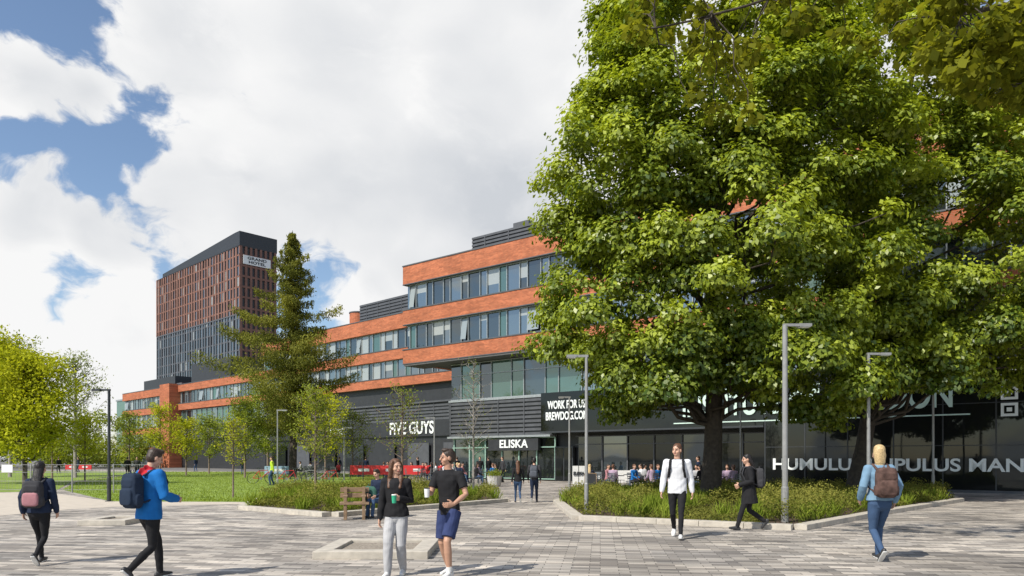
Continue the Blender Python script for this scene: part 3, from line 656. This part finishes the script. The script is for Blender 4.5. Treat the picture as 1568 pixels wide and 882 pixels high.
class Fig:
    def __init__(s): s.P=[]
    def loft(s,pts,ra,rb=None,mat=None,side=(1,0,0),cap=True):
        pts=[Vector(p) for p in pts]; n=len(pts)
        if not hasattr(ra,'__len__'): ra=[ra]*n
        rb=ra if rb is None else (rb if hasattr(rb,'__len__') else [rb]*n)
        s.P.append(('l',pts,list(ra),list(rb),Vector(side),mat,cap))
    def ell(s,c,r,mat,R=None): s.P.append(('e',Vector(c),Vector(r),R or Matrix.Identity(3),mat))
    def rbox(s,c,h,mat,R=None,rd=.3): s.P.append(('b',Vector(c),Vector(h),R or Matrix.Identity(3),mat,rd))
    def build(s,name,parent,vox,wrk=.0028):
        V=[];Fc=[]
        def ring(c,a,b,ra,rb,N=16):
            o=len(V)
            for j in range(N):
                t=2*math.pi*j/N; V.append(tuple(c+a*math.cos(t)*ra+b*math.sin(t)*rb))
            return o
        for p in s.P:
            if p[0]=='l':
                _,pts,ra,rb,side,mat,cap=p; n=len(pts); rings=[];N=16
                def fr(t):
                    a=side-t*side.dot(t)
                    if a.length<1e-3: a=Vector((0,1,0))-t*t.y
                    a.normalize(); return a,t.cross(a)
                def tang(i): 
                    t=pts[min(i+1,n-1)]-pts[max(i-1,0)]; return t.normalized()
                if cap:
                    t=tang(0);a,b=fr(t);m=min(ra[0],rb[0])
                    for k in (80,55,28): c_=math.cos(math.radians(k)); rings.append(ring(pts[0]-t*m*math.sin(math.radians(k)),a,b,ra[0]*c_,rb[0]*c_))
                for i in range(n):
                    t=tang(i);a,b=fr(t); rings.append(ring(pts[i],a,b,ra[i],rb[i]))
                if cap:
                    t=tang(n-1);a,b=fr(t);m=min(ra[-1],rb[-1])
                    for k in (28,55,80): c_=math.cos(math.radians(k)); rings.append(ring(pts[-1]+t*m*math.sin(math.radians(k)),a,b,ra[-1]*c_,rb[-1]*c_))
                for q in range(len(rings)-1):
                    for j in range(N): Fc.append((rings[q]+j,rings[q]+(j+1)%N,rings[q+1]+(j+1)%N,rings[q+1]+j))
                Fc.append(tuple(rings[0]+j for j in reversed(range(N)))); Fc.append(tuple(rings[-1]+j for j in range(N)))
            else:
                c,r,R=p[1],p[2],p[3]; N=16;M=9;rings=[]; e=1.0 if p[0]=='e' else p[5]
                sg=lambda x:math.copysign(abs(x)**e,x)
                for q in range(1,M):
                    ph=-math.pi/2+math.pi*q/M; o=len(V)
                    for j in range(N):
                        t=2*math.pi*j/N; V.append(tuple(c+R@Vector((r.x*sg(math.cos(ph))*sg(math.cos(t)),r.y*sg(math.cos(ph))*sg(math.sin(t)),r.z*sg(math.sin(ph))))))
                    rings.append(o)
                for q in range(len(rings)-1):
                    for j in range(N): Fc.append((rings[q]+j,rings[q]+(j+1)%N,rings[q+1]+(j+1)%N,rings[q+1]+j))
                Fc.append(tuple(rings[0]+j for j in reversed(range(N)))); Fc.append(tuple(rings[-1]+j for j in range(N)))
        me=bpy.data.meshes.new(name); me.from_pydata(V,[],Fc); tmp=bpy.data.objects.new('tmp',me); scene.collection.objects.link(tmp)
        m=tmp.modifiers.new('r','REMESH'); m.mode='VOXEL'; m.voxel_size=vox; m.use_smooth_shade=True
        sm=tmp.modifiers.new('s','SMOOTH'); sm.factor=.5; sm.iterations=2
        dg=bpy.context.evaluated_depsgraph_get(); me2=bpy.data.meshes.new_from_object(tmp.evaluated_get(dg)); bpy.data.objects.remove(tmp)
        n=len(me2.vertices); co=np.empty(n*3,np.float32); me2.vertices.foreach_get('co',co); co=co.reshape(-1,3).astype(float)
        best=np.full(n,1e9); lab=np.zeros(n,int); mats=[]
        for p in s.P:
            mat=p[5] if p[0]=='l' else p[4]
            if mat not in mats: mats.append(mat)
            k=mats.index(mat)
            if p[0]=='l':
                _,pts,ra,rb,side,_,cap=p; d=np.full(n,1e9)
                for i in range(len(pts)-1):
                    a=np.array(pts[i]);ab=np.array(pts[i+1])-a; L2=(ab**2).sum()
                    if L2<1e-12: continue
                    Lr=math.sqrt(L2);t=((co-a)@ab)/L2; tc=np.clip(t,0,1); ov=np.abs(t-tc)*Lr; T=ab/Lr
                    sd=np.array(side)-T*(np.array(side)@T); nn=np.linalg.norm(sd); sd=sd/nn if nn>1e-3 else np.array([0,1,0]); bb=np.cross(T,sd)
                    off=co-(a+tc[:,None]*ab); A_=ra[i]+(ra[i+1]-ra[i])*tc; B_=rb[i]+(rb[i+1]-rb[i])*tc
                    offp=off-(off@T)[:,None]*T
                    rr=np.sqrt(((offp@sd)/A_)**2+((offp@bb)/B_)**2); dd=(rr-1)*np.minimum(A_,B_)
                    if cap: 
                        rr2=np.sqrt(rr**2+(ov/np.minimum(A_,B_))**2); dd=(rr2-1)*np.minimum(A_,B_)
                    else: dd=np.where(ov>.002,np.maximum(dd,0)+ov,dd)
                    d=np.minimum(d,dd)
            else:
                c,r,R=np.array(p[1]),np.array(p[2]),np.array(p[3]); q=(co-c)@R
                if p[0]=='e': d=(np.sqrt(((q/r)**2).sum(1))-1)*r.min()
                else: e_=2/p[5]; d=((np.abs(q/r)**e_).sum(1)**(1/e_)-1)*r.min()
            w=d<best; best[w]=d[w]; lab[w]=k
        if wrk>0:
            nv=np.empty(n*3,np.float32); me2.vertices.foreach_get('normal',nv); nv=nv.reshape(-1,3)
            skinlike=np.array([m_ in (SKIN,SKIN2,LIPS,EYE,WSH,DSH) for m_ in mats])[lab]
            x,y,z=co.T; w=np.sin(x*17+z*21+np.sin(y*19+x*9)*2.2)*np.sin(z*15-y*17+np.sin(x*14+z*7)*2.4)+.5*np.sin(z*33+x*24+np.sin(y*27+z*11)*2)
            co+=nv*(w*wrk*(~skinlike))[:,None]; me2.vertices.foreach_set('co',co.reshape(-1).astype(np.float32))
        nf=len(me2.polygons); ls=np.empty(nf,np.int32); me2.polygons.foreach_get('loop_start',ls); lv=np.empty(len(me2.loops),np.int32); me2.loops.foreach_get('vertex_index',lv)
        me2.materials.clear()
        for m_ in mats: me2.materials.append(m_)
        me2.polygons.foreach_set('material_index',lab[lv[ls]].astype(np.int32)); me2.polygons.foreach_set('use_smooth',[True]*nf); me2.update()
        o=bpy.data.objects.new(name,me2); scene.collection.objects.link(o); o.parent=parent; return o
def ik(a,c,l1,l2,pole):
    a=Vector(a);c=Vector(c);d=c-a; D=d.length
    if D>l1+l2-.002: c=a+d*((l1+l2-.002)/D); d=c-a; D=d.length
    x=(l1*l1-l2*l2+D*D)/(2*D); h=math.sqrt(max(0,l1*l1-x*x)); u=d/D; p=Vector(pole)-u*Vector(pole).dot(u); p.normalize()
    return a+u*x+p*h,c
def hand(f,w,d,pn,th,mat,curl=.6):
    # w wrist, d hand direction, pn palm normal (fingers curl towards it), th thumb side
    d=Vector(d).normalized(); pn=Vector(pn); pn=(pn-d*pn.dot(d)).normalized(); sd=d.cross(pn); 
    if sd.dot(Vector(th))<0: sd=-sd
    w=Vector(w); f.loft([w,w+d*.04,w+d*.085],[.026,.038,.040],[.02,.016,.014],mat,side=sd)
    for i,(o,ln) in enumerate(((.030,.070),(.010,.078),(-.010,.073),(-.029,.058))):
        b=w+d*.085+sd*o; a1=curl; v1=(d*math.cos(a1*.5)+pn*math.sin(a1*.5)); v2=(d*math.cos(a1*1.4)+pn*math.sin(a1*1.4)); v3=(d*math.cos(a1*2.2)+pn*math.sin(a1*2.2))
        p1=b+v1*ln*.45;p2=p1+v2*ln*.32;p3=p2+v3*ln*.23
        f.loft([b-d*.01,p1,p2,p3],[.0095,.0088,.008,.007],None,mat)
    b=w+d*.03+sd*.032; q=b+(d*.6+sd*.7+pn*.25).normalized()*.035; f.loft([b,q,q+(d*.8+sd*.2+pn*.5).normalized()*.03],[.0125,.0105,.008],None,mat)
def person(name,x,y,H,heading,feet,hands,top=BLK,legs=BLK,skin=SKIN,hair=HB,shoe=DSH,style='short',female=False,bulk=0,hipz=.92,lean=.02,hyaw=0,hpitch=0,
           sleeve='long',shorts=False,legr=1.0,hem=.88,bag=None,cup=None,hood=None,vox=.008,hdir=None,poleE=None,sole=None,bagdx=0,twist=0,knee=(0,1,.1),bagaccent=None,collar=None,coat=False):
    e=empty(name,(x,y,0),math.radians(heading)); e.scale=(H/1.75,)*3
    f=Fig(); sh=.165 if female else .19; hw=.17 if female else .155; ws=.118 if female else .145; cw=.150 if female else .178
    dz=hipz-.92
    def tz(z): return Vector((0,lean*(z-.92)/.5,z+dz))
    b=bulk; Rt=Matrix.Rotation(math.radians(twist),3,'Z')
    zs=[hem,.98,1.10,1.22,1.33,1.41,1.46]; wa=[hw+.012,hw,ws+.012,cw-.01,cw+.005,cw-.01,.10]; wb=[.118,.115,.10,.115,.12,.105,.07]
    if coat: wb[0]=.165; wa[0]=hw+.02
    f.loft([tz(z) for z in zs],[a+b for a in wa],[a+b for a in wb],top,side=Rt@Vector((1,0,0)),cap=False)
    f.loft([tz(.86),tz(1.0)],[hw-.005,hw-.02],[.11,.10],legs,cap=True)
    f.loft([tz(1.42),tz(1.55)+Vector((0,.012,0))],[.062,.05],[.058,.052],skin)
    f.loft([tz(1.435),tz(1.475)],[.085+b*.5,.066],[.078+b*.5,.062],collar or top,cap=False)
    if hood: f.loft([tz(1.40)+Vector((-.09,-.03,0)),tz(1.44)+Vector((0,-.11,0)),tz(1.40)+Vector((.09,-.03,0))],[.045,.06,.045],None,hood); f.loft([tz(1.45)+Vector((-.07,.03,0)),tz(1.48)+Vector((0,-.06,.02)),tz(1.45)+Vector((.07,.03,0))],[.03,.04,.03],None,hood)
    for i,s in ((0,-1),(1,1)):
        fx,fy,fz,pt=feet[i]; hp=tz(.88)+Vector((s*.085,0,0)); an=Vector((fx,fy,fz+.085))
        kn,an=ik(hp,an,.425,.415,knee)
        if shorts:
            f.loft([hp,hp.lerp(kn,.55),kn,kn.lerp(an,.35),an],[.085,.07,.052,.055,.034],None,skin)
            f.loft([hp+Vector((0,0,.02)),hp.lerp(kn,.5),hp.lerp(kn,.86)],[.098,.097,.095],[.105,.1,.095],legs,cap=False)
            f.loft([an.lerp(kn,.18),an],[.042,.042],None,WSH,cap=False)
        else:
            f.loft([hp,hp.lerp(kn,.5),kn,kn.lerp(an,.4),an+Vector((0,0,-.005))],[.092,.08*legr**.5,.058*legr,.056*legr,.042*legr],[.1,.085*legr**.5,.062*legr,.06*legr,.045*legr],legs,cap=True)
        R=Matrix.Rotation(math.radians(pt),3,'X'); 
        def fp(a,b_,c): return an+R@Vector((a,b_,c))
        f.loft([fp(0,-.055,-.04),fp(0,.0,-.03),fp(s*.005,.09,-.047),fp(s*.012,.165,-.055)],[.033,.036,.043,.032],[.038,.046,.034,.022],shoe,side=(1,0,0))
        f.loft([fp(0,-.06,-.072),fp(s*.005,.07,-.075),fp(s*.012,.17,-.074)],[.036,.045,.033],[.012,.012,.012],sole or WSH,side=(1,0,0))
    for i,s in ((0,-1),(1,1)):
        shp=tz(1.405)+Rt@Vector((s*sh,0,0)); tgt=Vector(hands[i])+Vector((0,0,dz)); pe=(poleE[i] if poleE else (s*.5,-1,-.2))
        el,w=ik(shp,tgt,.29,.25,pe)
        fd=(w-el).normalized()
        f.loft([tz(1.40)+Rt@Vector((s*(sh-.07),0,.0)),shp],[.058+b*.6,.058+b*.6],None,top)
        if sleeve=='long':
            f.loft([shp,shp.lerp(el,.5),el,el.lerp(w,.5),w],[.056+b*.7,.052+b*.7,.045+b*.8,.042+b*.8,.034+b*.6],None,top,cap=True)
        else:
            f.loft([shp,shp.lerp(el,.5),el,el.lerp(w,.35),w],[.048,.045,.037,.038,.025],None,skin)
            f.loft([shp+Vector((0,0,.01)),shp.lerp(el,.4),shp.lerp(el,.68)],[.058,.062,.064],None,top,cap=False)
        hd=hdir[i] if hdir and hdir[i] else fd
        hold=cup and cup[0]==i
        cu=.95 if hold else .55
        hand(f,w+fd*.005,hd,(-s,0.15,0) if not hold else (-s*.6,.6,0),(0,1,.1) if not hold else (0,0,1),skin,cu)
        if hold:
            c=w+Vector(hd).normalized()*.085+Vector((-s*.03,.035,0)); cb=MB(); cb.tube([tuple(c-Vector((0,0,.07))),tuple(c+Vector((0,0,.045)))],[.030,.038],cup[1],16); cb.tube([tuple(c+Vector((0,0,.046))),tuple(c+Vector((0,0,.058)))],[.041,.036],WHITE if cup[1] is not WHITE else BLK,16); cb.obj('cup',parent=e,smooth=False)
    # head
    hb=tz(1.52)+Vector((0,.012,0)); R=Matrix.Rotation(math.radians(hyaw),3,'Z')@Matrix.Rotation(math.radians(hpitch),3,'X')
    def h(x_,y_,z_): return hb+R@Vector((x_,y_,z_-1.52))
    f.ell(h(0,-.004,1.652),(.074,.094,.098),skin,R); f.ell(h(0,.022,1.585),(.058,.068,.066),skin,R); f.ell(h(0,.055,1.548),(.030,.028,.022),skin,R)
    f.loft([h(0,.090,1.645),h(0,.108,1.607)],[.009,.015],[.010,.013],skin,side=R@Vector((1,0,0)))
    f.loft([h(-.034,.082,1.662),h(0,.092,1.658),h(.034,.082,1.662)],[.009,.010,.009],None,skin)
    for s in (-1,1):
        f.ell(h(s*.077,.0,1.625),(.010,.020,.032),skin,R); f.ell(h(s*.031,.083,1.640),(.012,.010,.0075),EYE,R)
        f.loft([h(s*.016,.095,1.662),h(s*.045,.080,1.664)],[.0055,.0045],None,hair); f.ell(h(s*.04,.05,1.60),(.028,.035,.028),skin,R)
    f.loft([h(-.02,.083,1.574),h(0,.092,1.574),h(.02,.083,1.574)],[.006,.009,.006],None,LIPS)
    f.ell(h(0,-.018,1.672),(.083,.098,.096),hair,R)
    if style in('short','fade'): f.ell(h(0,-.03,1.63),(.078,.085,.085),hair,R); 
    if style=='short': f.ell(h(0,.03,1.738),(.062,.062,.032),hair,R)
    if style=='long':
        f.loft([h(0,-.02,1.69),h(0,-.06,1.60),tz(1.42)+Vector((0,-.10-b,0)),tz(1.27)+Vector((0,-.125-b,0)),tz(1.20)+Vector((0,-.13-b,0))],[.080,.083,.080,.06,.03],[.08,.055,.035,.025,.012],hair)
    if style=='longfront':
        f.loft([h(0,-.04,1.68),h(0,-.06,1.60),tz(1.38)+Vector((0,-.10,0))],[.085,.09,.07],[.07,.06,.035],hair)
        for s in (-1,1): f.loft([h(s*.06,.01,1.70),h(s*.083,.012,1.62),tz(1.46)+Vector((s*.085,.05,0)),tz(1.33)+Vector((s*.085,.12,0))],[.03,.032,.035,.018],[.05,.045,.03,.015],hair)
    if style=='bob':
        f.loft([h(0,-.03,1.70),h(0,-.04,1.62),h(0,-.05,1.50)],[.085,.092,.075],[.085,.07,.045],hair)
    f.build('body',e,vox)
    if bag:
        g=Fig(); yb=-.125-b-.085; c=tz(1.20)+Vector((bagdx,yb,0)); by_=bag
        g.rbox(c,(.155,.085,.235),by_,rd=.45); g.rbox(c+Vector((0,-.075,-.08)),(.125,.04,.11),bagaccent or by_,rd=.4); g.rbox(c+Vector((0,-.07,.10)),(.12,.025,.06),by_,rd=.5)
        g.loft([c+Vector((-.04,0,.23)),c+Vector((-.03,.0,.27)),c+Vector((.03,0,.27)),c+Vector((.04,0,.23))],.009,None,by_)
        for s in (-1,1):
            g.loft([tz(1.40)+Vector((s*.09,-.12-b,0)),tz(1.475)+Vector((s*.105,-.02,0)),tz(1.44)+Vector((s*.115,.085+b,0)),tz(1.30)+Vector((s*.125,.135+b,0)),tz(1.15)+Vector((s*.15,.08+b,0)),tz(1.05)+Vector((s*.13,-.12-b,0))],[.026]*5+[.012],[.014]*6,by_,side=(1,0,0))
            g.rbox(c+Vector((s*.155,0,-.12)),(.02,.05,.08),by_,rd=.6)
        g.build('backpack',e,max(vox,.008),.0015)
    return e
W1=[(-.08,.26,0,8),(.08,-.30,.10,-48)]; W1m=[(-.08,-.30,.10,-48),(.08,.26,0,8)]
HN=[(-.25,-.10,.88),(.25,.16,.90)]; HNm=[(-.25,.16,.90),(.25,-.10,.88)]
def at(u,v): return G(u,v)
x,y=at(60,864); person('walking_woman',x,y,1.56,8,W1,[(-.23,-.05,.90),(.23,.10,.90)],top=NAVY,legs=BLK,skin=SKIN,hair=HB,shoe=DSH,style='long',female=True,bulk=.015,bag=CHAR,bagaccent=PINK,vox=.008,legr=.85)
x,y=at(228,889); person('walking_man',x,y,1.74,-30,[(-.09,.22,0,5),(.09,-.33,.11,-48)],[(-.16,.30,1.10),(.20,.26,1.08)],top=BLU,legs=BLK,skin=SKIN,hair=HDB,shoe=DSH,style='short',bulk=.03,bag=BAGN,hood=REDC,hpitch=-22,hyaw=-15,vox=.007,hem=.82,legr=.95)
x,y=at(607,881); person('walking_woman',x,y,1.60,176,[(-.08,-.10,.0,0),(.08,.22,0,6)],[(-.10,.20,1.17),(.24,.05,.86)],top=BLK,legs=GREYM,skin=SKIN,hair=HBR,shoe=WSH,style='longfront',female=True,bulk=.018,hyaw=42,hem=.90,vox=.006,cup=(0,CUPG),hdir=[(.35,.9,.1),None],legr=1.3)
x,y=at(688,882); person('walking_man',x,y,1.735,150,[(-.10,.14,.0,0),(.10,-.14,.0,0)],[(-.26,.26,1.02),(.10,.34,1.17)],top=BLK,legs=SHB,skin=SKIN2,hair=HDB,shoe=WSH,style='short',sleeve='short',shorts=True,hyaw=-38,vox=.006,hem=.86,cup=(1,WHITE),hdir=[(.45,.6,-.1),(-.3,.9,.1)],poleE=[(-.6,-1,-.2),(.6,-.8,-.5)])
x,y=at(793,770); person('walking_woman',x,y,1.52,4,W1,HN,top=BLK,legs=JEAN,hair=HBR,style='long',female=True,vox=.012,legr=.85)
x,y=at(818,769.5); person('walking_man',x,y,1.62,-6,W1m,HNm,top=CHAR,legs=NAVY,hair=HB,style='short',vox=.012,bag=GREYB)
x,y=at(1037,824); person('walking_man',x,y,1.90,163,[(-.08,.28,.0,10),(.08,-.30,.09,-40)],[(-.27,-.02,.86),(.27,.12,.88)],top=WH,legs=BLK,skin=SKIN,hair=HBR,shoe=WSH,style='fade',bulk=.015,hyaw=-22,vox=.007,hem=.84,bag=BLK,legr=.9,collar=CHAR)
x,y=at(1147,812); person('walking_woman',x,y,1.70,84,[(-.07,.28,0,10),(.07,-.36,.13,-50)],[(-.16,.22,1.06),(.18,.16,1.02)],top=BLK,legs=BLK,skin=SKIN,hair=HB,shoe=DSH,style='long',female=True,bulk=.03,hem=.62,vox=.008,bag=CHAR,sole=BLK,collar=GREYB,hpitch=-6,coat=True)
x,y=at(1347,858); person('walking_woman',x,y,1.80,-3,[(-.06,-.22,.09,-48),(.07,.22,0,5)],[(-.24,.12,.95),(.24,.02,.92)],top=DEN,legs=JEAN,skin=SKIN,hair=HBL,shoe=DSH,style='bob',female=True,bulk=.022,vox=.007,hem=.92,bag=PLAID,legr=.95,sole=WSH)
# seated people
SITF=[(-.1,.48,0,0),(.1,.46,0,0)]; SITH=[(-.14,.36,1.02),(.12,.38,1.04)]
person('seated_person',bx2+.42,by2+.32,1.7,150,SITF,SITH,top=NAVY,legs=JEAN,hair=HDB,hipz=.52,lean=.12,vox=.011,style='short',hpitch=-15)
tops=[BLK,LILAC,WH,RED,NAVY,GREYM,PINK,BLU,CHAR,WH,OLIVE,BLK,DEN]
sel=random.sample(seats,46)
protos=[]
for i in range(8):
    sx,sy,sr=sel[i]; protos.append(person('seated_person',sx,sy,1.7,math.degrees(sr),SITF,SITH,top=tops[i],legs=random.choice([JEAN,BLK,CHAR]),hair=random.choice([HB,HBR,HBL,HDB]),hipz=.50,lean=.06,vox=.02,female=i%2==0,style='long' if i%2==0 else 'short'))
def copy_person(p,x,y,r,name=None):
    e=empty(name or p.name.split('.')[0],(x,y,0),r); e.scale=p.scale
    for c in p.children:
        o=bpy.data.objects.new(c.name.split('.')[0],c.data); scene.collection.objects.link(o); o.parent=e
for i in range(8,46): sx,sy,sr=sel[i]; copy_person(protos[i%8],sx,sy,sr)
st=[]
for i,(u,y,hd,tp) in enumerate(((700,50,40,BLK),(417,42,100,HIV),(195,60,20,BLK),(210,58,200,CHAR),(1070,35,90,NAVY))):
    st.append(person('standing_person',gx(u,y),y,1.7,hd,[(-.1,.1,0,0),(.1,-.08,0,0)],HN,top=tp,legs=random.choice([JEAN,BLK]),hair=HDB,vox=.02,style='short'))
for u,y,r in ((90,75,1),(120,82,2),(372,70,.4),(520,66,2.4),(735,49,3),(560,60,.2),(640,58,1.2),(300,85,1),(748,52,.5),(770,47,2)): copy_person(random.choice([st[0],st[2],st[3],st[4]]),gx(u,y),y,r)
g=Fig(); g.rbox((0,0,.2),(.2,.13,.2),OLIVE,rd=.5); g.loft([(-.1,0,.38),(-.05,0,.46),(.05,0,.46),(.1,0,.38)],.012,None,OLIVE); bg=empty('travel_bag',(bx2+.15,by2+.28,.455)); g.build('bag',bg,.012)
# ---------------------------------------------------------------- world, sun, camera
S=Vector((-.56,-.50,.80)).normalized(); el=math.asin(S.z); az=math.atan2(S.x,S.y)
w=bpy.data.worlds.new('World'); scene.world=w; w.use_nodes=True; nt=w.node_tree; nt.nodes.clear()
out=nt.nodes.new('ShaderNodeOutputWorld'); sky=nt.nodes.new('ShaderNodeTexSky'); sky.sky_type='NISHITA'; sky.sun_disc=False; sky.sun_elevation=el; sky.sun_rotation=az; sky.ozone_density=1.6; sky.air_density=1.0; sky.dust_density=.6
bg=nt.nodes.new('ShaderNodeBackground'); bg.inputs['Strength'].default_value=.15; L(nt,sky.outputs[0],bg.inputs['Color'])
tc=nt.nodes.new('ShaderNodeTexCoord'); nv=nt.nodes.new('ShaderNodeVectorMath'); nv.operation='NORMALIZE'; L(nt,tc.outputs['Generated'],nv.inputs[0])
def noise(scale,detail,rough=.55,src=None,off=(0,0,0)):
    mp=nt.nodes.new('ShaderNodeMapping'); mp.inputs['Location'].default_value=off; mp.inputs['Scale'].default_value=(1,1,1.5); L(nt,(src or nv.outputs[0]),mp.inputs['Vector'])
    n=nt.nodes.new('ShaderNodeTexNoise'); n.inputs['Scale'].default_value=scale; n.inputs['Detail'].default_value=detail; n.inputs['Roughness'].default_value=rough; L(nt,mp.outputs[0],n.inputs['Vector']); return n
def M(op,a,b=None,cl=False):
    m=nt.nodes.new('ShaderNodeMath'); m.operation=op; m.use_clamp=cl
    for i,q in ((0,a),(1,b)):
        if q is None: continue
        if isinstance(q,(int,float)): m.inputs[i].default_value=q
        else: L(nt,q,m.inputs[i])
    return m.outputs[0]
# direction warped a little by noise so cloud banks get irregular outlines
nw=noise(4.0,4,.55,off=(7,2,4))
wv=nt.nodes.new('ShaderNodeVectorMath'); wv.operation='SUBTRACT'; L(nt,nw.outputs['Color'],wv.inputs[0]); wv.inputs[1].default_value=(.5,.5,.5)
ws_=nt.nodes.new('ShaderNodeVectorMath'); ws_.operation='SCALE'; L(nt,wv.outputs[0],ws_.inputs[0]); ws_.inputs['Scale'].default_value=.16
wd=nt.nodes.new('ShaderNodeVectorMath'); wd.operation='ADD'; L(nt,nv.outputs[0],wd.inputs[0]); L(nt,ws_.outputs[0],wd.inputs[1])
n1=noise(8.5,7,.6,src=wd.outputs[0]); n2=noise(2.4,3,.55,off=(3,1,2))
def blob(u,v,r):
    c=Vector((u-784,1100,701-v)).normalized(); dm=nt.nodes.new('ShaderNodeVectorMath'); dm.operation='DISTANCE'; L(nt,wd.outputs[0],dm.inputs[0]); dm.inputs[1].default_value=c
    cc=c.y
    mr=nt.nodes.new('ShaderNodeMapRange'); mr.inputs['From Min'].default_value=r/1100*cc*1.45; mr.inputs['From Max'].default_value=0; L(nt,dm.outputs['Value'],mr.inputs['Value']); return mr.outputs[0]
pos=None
for b_ in [(540,40,340),(720,170,340),(330,50,170),(350,285,115),(480,270,230),(800,300,300),(950,80,380),(1150,150,440),(1350,250,300),(20,160,105),(110,175,70),(60,370,110),(180,395,80),(640,410,80),(15,490,80),(190,540,90),(560,460,80),(60,620,120)]:
    o_=blob(*b_); pos=o_ if pos is None else M('MAXIMUM',pos,o_)
neg=None
for b_ in [(60,0,130),(215,225,80),(165,290,60),(110,455,55),(1560,60,130),(470,425,60),(20,270,50)]:
    o_=blob(*b_); neg=o_ if neg is None else M('MAXIMUM',neg,o_)
sp=nt.nodes.new('ShaderNodeSeparateXYZ'); L(nt,nv.outputs[0],sp.inputs[0])
back=M('MULTIPLY',M('LESS_THAN',sp.outputs['Y'],.2),.20)
base=M('MAXIMUM',pos,back); base=M('SUBTRACT',M('MULTIPLY',base,1.2),M('MULTIPLY',neg,.5))
dens=M('ADD',base,M('MULTIPLY',M('SUBTRACT',n1.outputs['Fac'],.5),1.9))
mr=nt.nodes.new('ShaderNodeMapRange'); mr.interpolation_type='SMOOTHSTEP'; mr.inputs['From Min'].default_value=.20; mr.inputs['From Max'].default_value=.46; L(nt,dens,mr.inputs['Value'])
# cloud shade: bright edges, grey bellies, billow detail
core=nt.nodes.new('ShaderNodeMapRange'); core.interpolation_type='SMOOTHSTEP'; core.inputs['From Min'].default_value=.4; core.inputs['From Max'].default_value=1.2; L(nt,dens,core.inputs['Value'])
sh_=M('SUBTRACT',M('ADD',M('MULTIPLY',n2.outputs['Fac'],1.0),M('MULTIPLY',n1.outputs['Fac'],.5)),M('MULTIPLY',core.outputs[0],.11))
cr=nt.nodes.new('ShaderNodeMapRange'); cr.inputs['From Min'].default_value=.46; cr.inputs['From Max'].default_value=.74; L(nt,sh_,cr.inputs['Value'])
cm=nt.nodes.new('ShaderNodeMix'); cm.data_type='RGBA'; L(nt,cr.outputs[0],cm.inputs[0]); cm.inputs[6].default_value=(.66,.69,.735,1); cm.inputs[7].default_value=(1.0,1.0,1.0,1)
bc=nt.nodes.new('ShaderNodeBackground'); bc.inputs['Strength'].default_value=.94; L(nt,cm.outputs[2],bc.inputs['Color'])
mx=nt.nodes.new('ShaderNodeMixShader'); L(nt,mr.outputs[0],mx.inputs[0]); L(nt,bg.outputs[0],mx.inputs[1]); L(nt,bc.outputs[0],mx.inputs[2]); L(nt,mx.outputs[0],out.inputs['Surface'])
sl=bpy.data.lights.new('sun','SUN'); sl.energy=5.0; sl.angle=math.radians(.55); sl.color=(1,.94,.84); so=bpy.data.objects.new('sun',sl); so.rotation_euler=S.to_track_quat('Z','Y').to_euler(); scene.collection.objects.link(so)
cam=bpy.data.cameras.new('camera'); cam.sensor_width=36; cam.lens=36*F/1568; cam.shift_y=(701-441)/1568; cam.clip_end=6000; cam.clip_start=.1
co=bpy.data.objects.new('camera',cam); co.location=(0,0,CH); co.rotation_euler=(math.pi/2,0,0); scene.collection.objects.link(co); scene.camera=co
scene.view_settings.view_transform='Standard'; scene.view_settings.look='None'; scene.view_settings.exposure=0
print('BUILD TIME',time.time()-T0)
